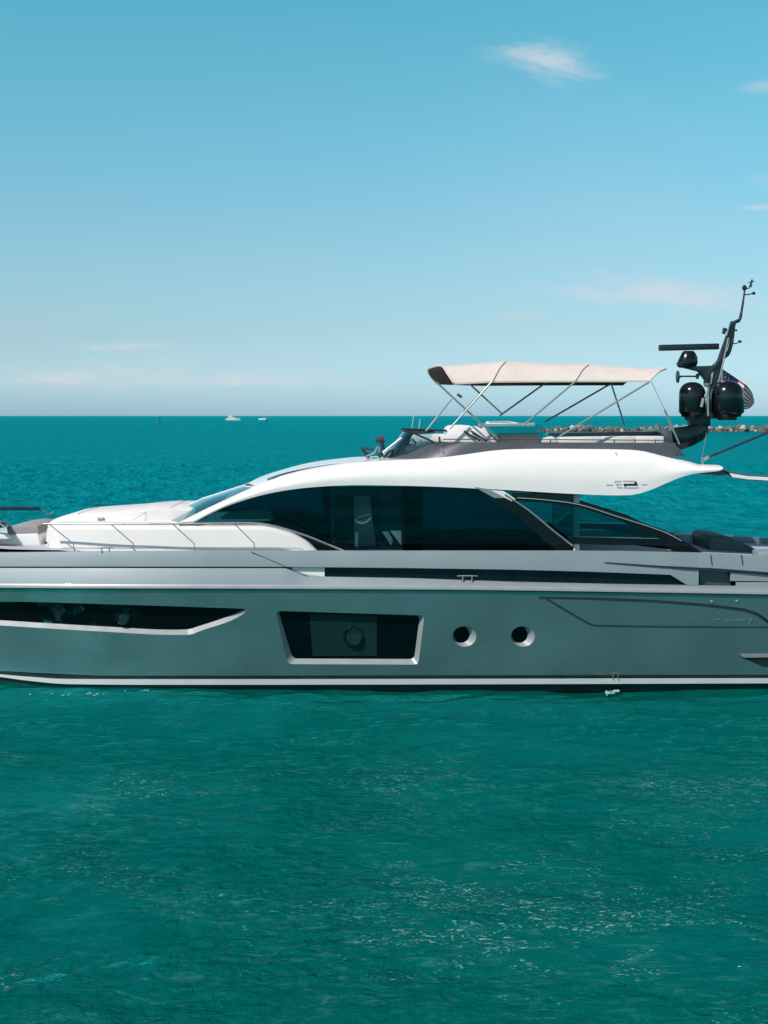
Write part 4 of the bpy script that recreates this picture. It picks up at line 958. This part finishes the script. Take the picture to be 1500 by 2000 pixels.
# ------------------------------------------------------------------ far boats and markers
def far_thing(name, px, y, label, cat):
    r = bpy.data.objects.new(name, None); C.objects.link(r); r.location = ((px-750)/F*(D+y), y, 0); tag(r, label, cat); bpy.context.view_layer.update(); return r
def sub_of(r, name, bm, mat, **k):
    o = link(name, bm, mat, **k); o.parent = r; return o      # local coordinates
def boat(name, px, y, L, hgt, label, cat, fly=True, dirn=1):
    r = far_thing(name, px, y, label, cat); bm = BM(); rows = []
    for t in np.linspace(0, 1, 16):
        x = (t-.5)*L*dirn; w = L*.13*(1-max(0, (t-.45)/.55)**2.4); zt = hgt*(.36+.14*t*t)
        rows.append([Vector((x, -w*.8, -.2)), Vector((x, -w, zt)), Vector((x, w, zt)), Vector((x, w*.8, -.2))])
    grid(bm, rows, closed_v=True, cap=True); sub_of(r, 'hull', bm, M['white'])
    bm = BM(); q = [(-.38, .35), (-.36, .66), (.02, .70), (.22, .42), (.22, .34)]; prism(bm, [Vector((a*L*dirn, -L*.08, b*hgt)) for a, b in q], (0, L*.16, 0)); sub_of(r, 'cabin', bm, M['white'], smooth=False)
    bm = BM(); q = [(-.33, .50), (-.33, .61), (.0, .63), (.12, .50)]; prism(bm, [Vector((a*L*dirn, -L*.082, b*hgt)) for a, b in q], (0, L*.164, 0)); sub_of(r, 'cabin_window', bm, M['skyglass'], smooth=False)
    if fly:
        bm = BM(); q = [(-.30, .72), (-.28, .95), (-.10, .97), (-.02, .74)]; prism(bm, [Vector((a*L*dirn, -L*.06, b*hgt)) for a, b in q], (0, L*.12, 0)); sub_of(r, 'flybridge', bm, M['white'], smooth=False)
    return r
boat('distant_yacht', 455, 1500, 17.5, 5.6, 'white motor yacht far out on the horizon left of centre', 'yacht')
boat('distant_boat', 513, 1700, 11, 3.6, 'small white boat on the horizon, right of the distant white yacht', 'boat', False, -1)
boat('distant_cruiser', 990, 640, 29, 3.8, 'long low white boat far behind the flybridge, under the beige canopy', 'boat', False, 1)
def marker(name, px, y, h, label, top=True):
    r = far_thing(name, px, y, label, 'channel marker'); bm = BM()
    lathe(bm, (0, 0, 0), [(h*.05, -.5), (h*.05, h*.6), (h*.04, h)], 10); sub_of(r, 'pile', bm, M['satin_black'])
    bm = BM(); box(bm, -h*.16, h*.16, -.06, .06, h*.62, h*.95); sub_of(r, 'board', bm, M['dark_grey'], smooth=False)
marker('channel_marker', 312, 900, 4.6, 'dark channel marker post standing in the sea near the left horizon'); marker('channel_marker', 520, 800, 3.4, 'short dark channel marker post in front of the small distant boat')

# ------------------------------------------------------------------ foam where the sea laps the hull
def foam(px, py, w, n, label, seed):
    rs = random.Random(seed); bm = BM()
    m = M.get('foam') or M.setdefault('foam', pmat('sea_foam', (.40, .55, .53), .8, var=.1, scale=20, bump=.01, bscale=40))
    for i in range(n):
        t = rs.random(); x = px-w/2+w*t; y_ = py+rs.gauss(0, 2.0)+1.5*math.sin(t*5)-2*t; d = H*F/(y_-812); c = Vector(((x-750)/F*d, d-D, .05))
        bmesh.ops.create_icosphere(bm, subdivisions=1, radius=1, matrix=__import__('mathutils').Matrix.Translation(c) @ __import__('mathutils').Matrix.Diagonal((rs.uniform(.008, .035), rs.uniform(.006, .02), rs.uniform(.003, .008), 1)))
    o = link('foam', bm, m); tag(o, label, 'foam', kind='stuff'); return o
foam(266, 1360, 48, 150, 'small white splash of foam beside the hull below the bow window', 1)
foam(1196, 1357, 26, 60, 'thin patch of foam beside the hull below the aft porthole', 2)
foam(150, 1361, 190, 34, 'scattered flecks of foam beside the bow waterline', 3)
scene.cycles.caustics_reflective = False; scene.cycles.caustics_refractive = False
scene.cycles.sample_clamp_indirect = 3.0
scene.cycles.max_bounces = 8; scene.cycles.transparent_max_bounces = 12
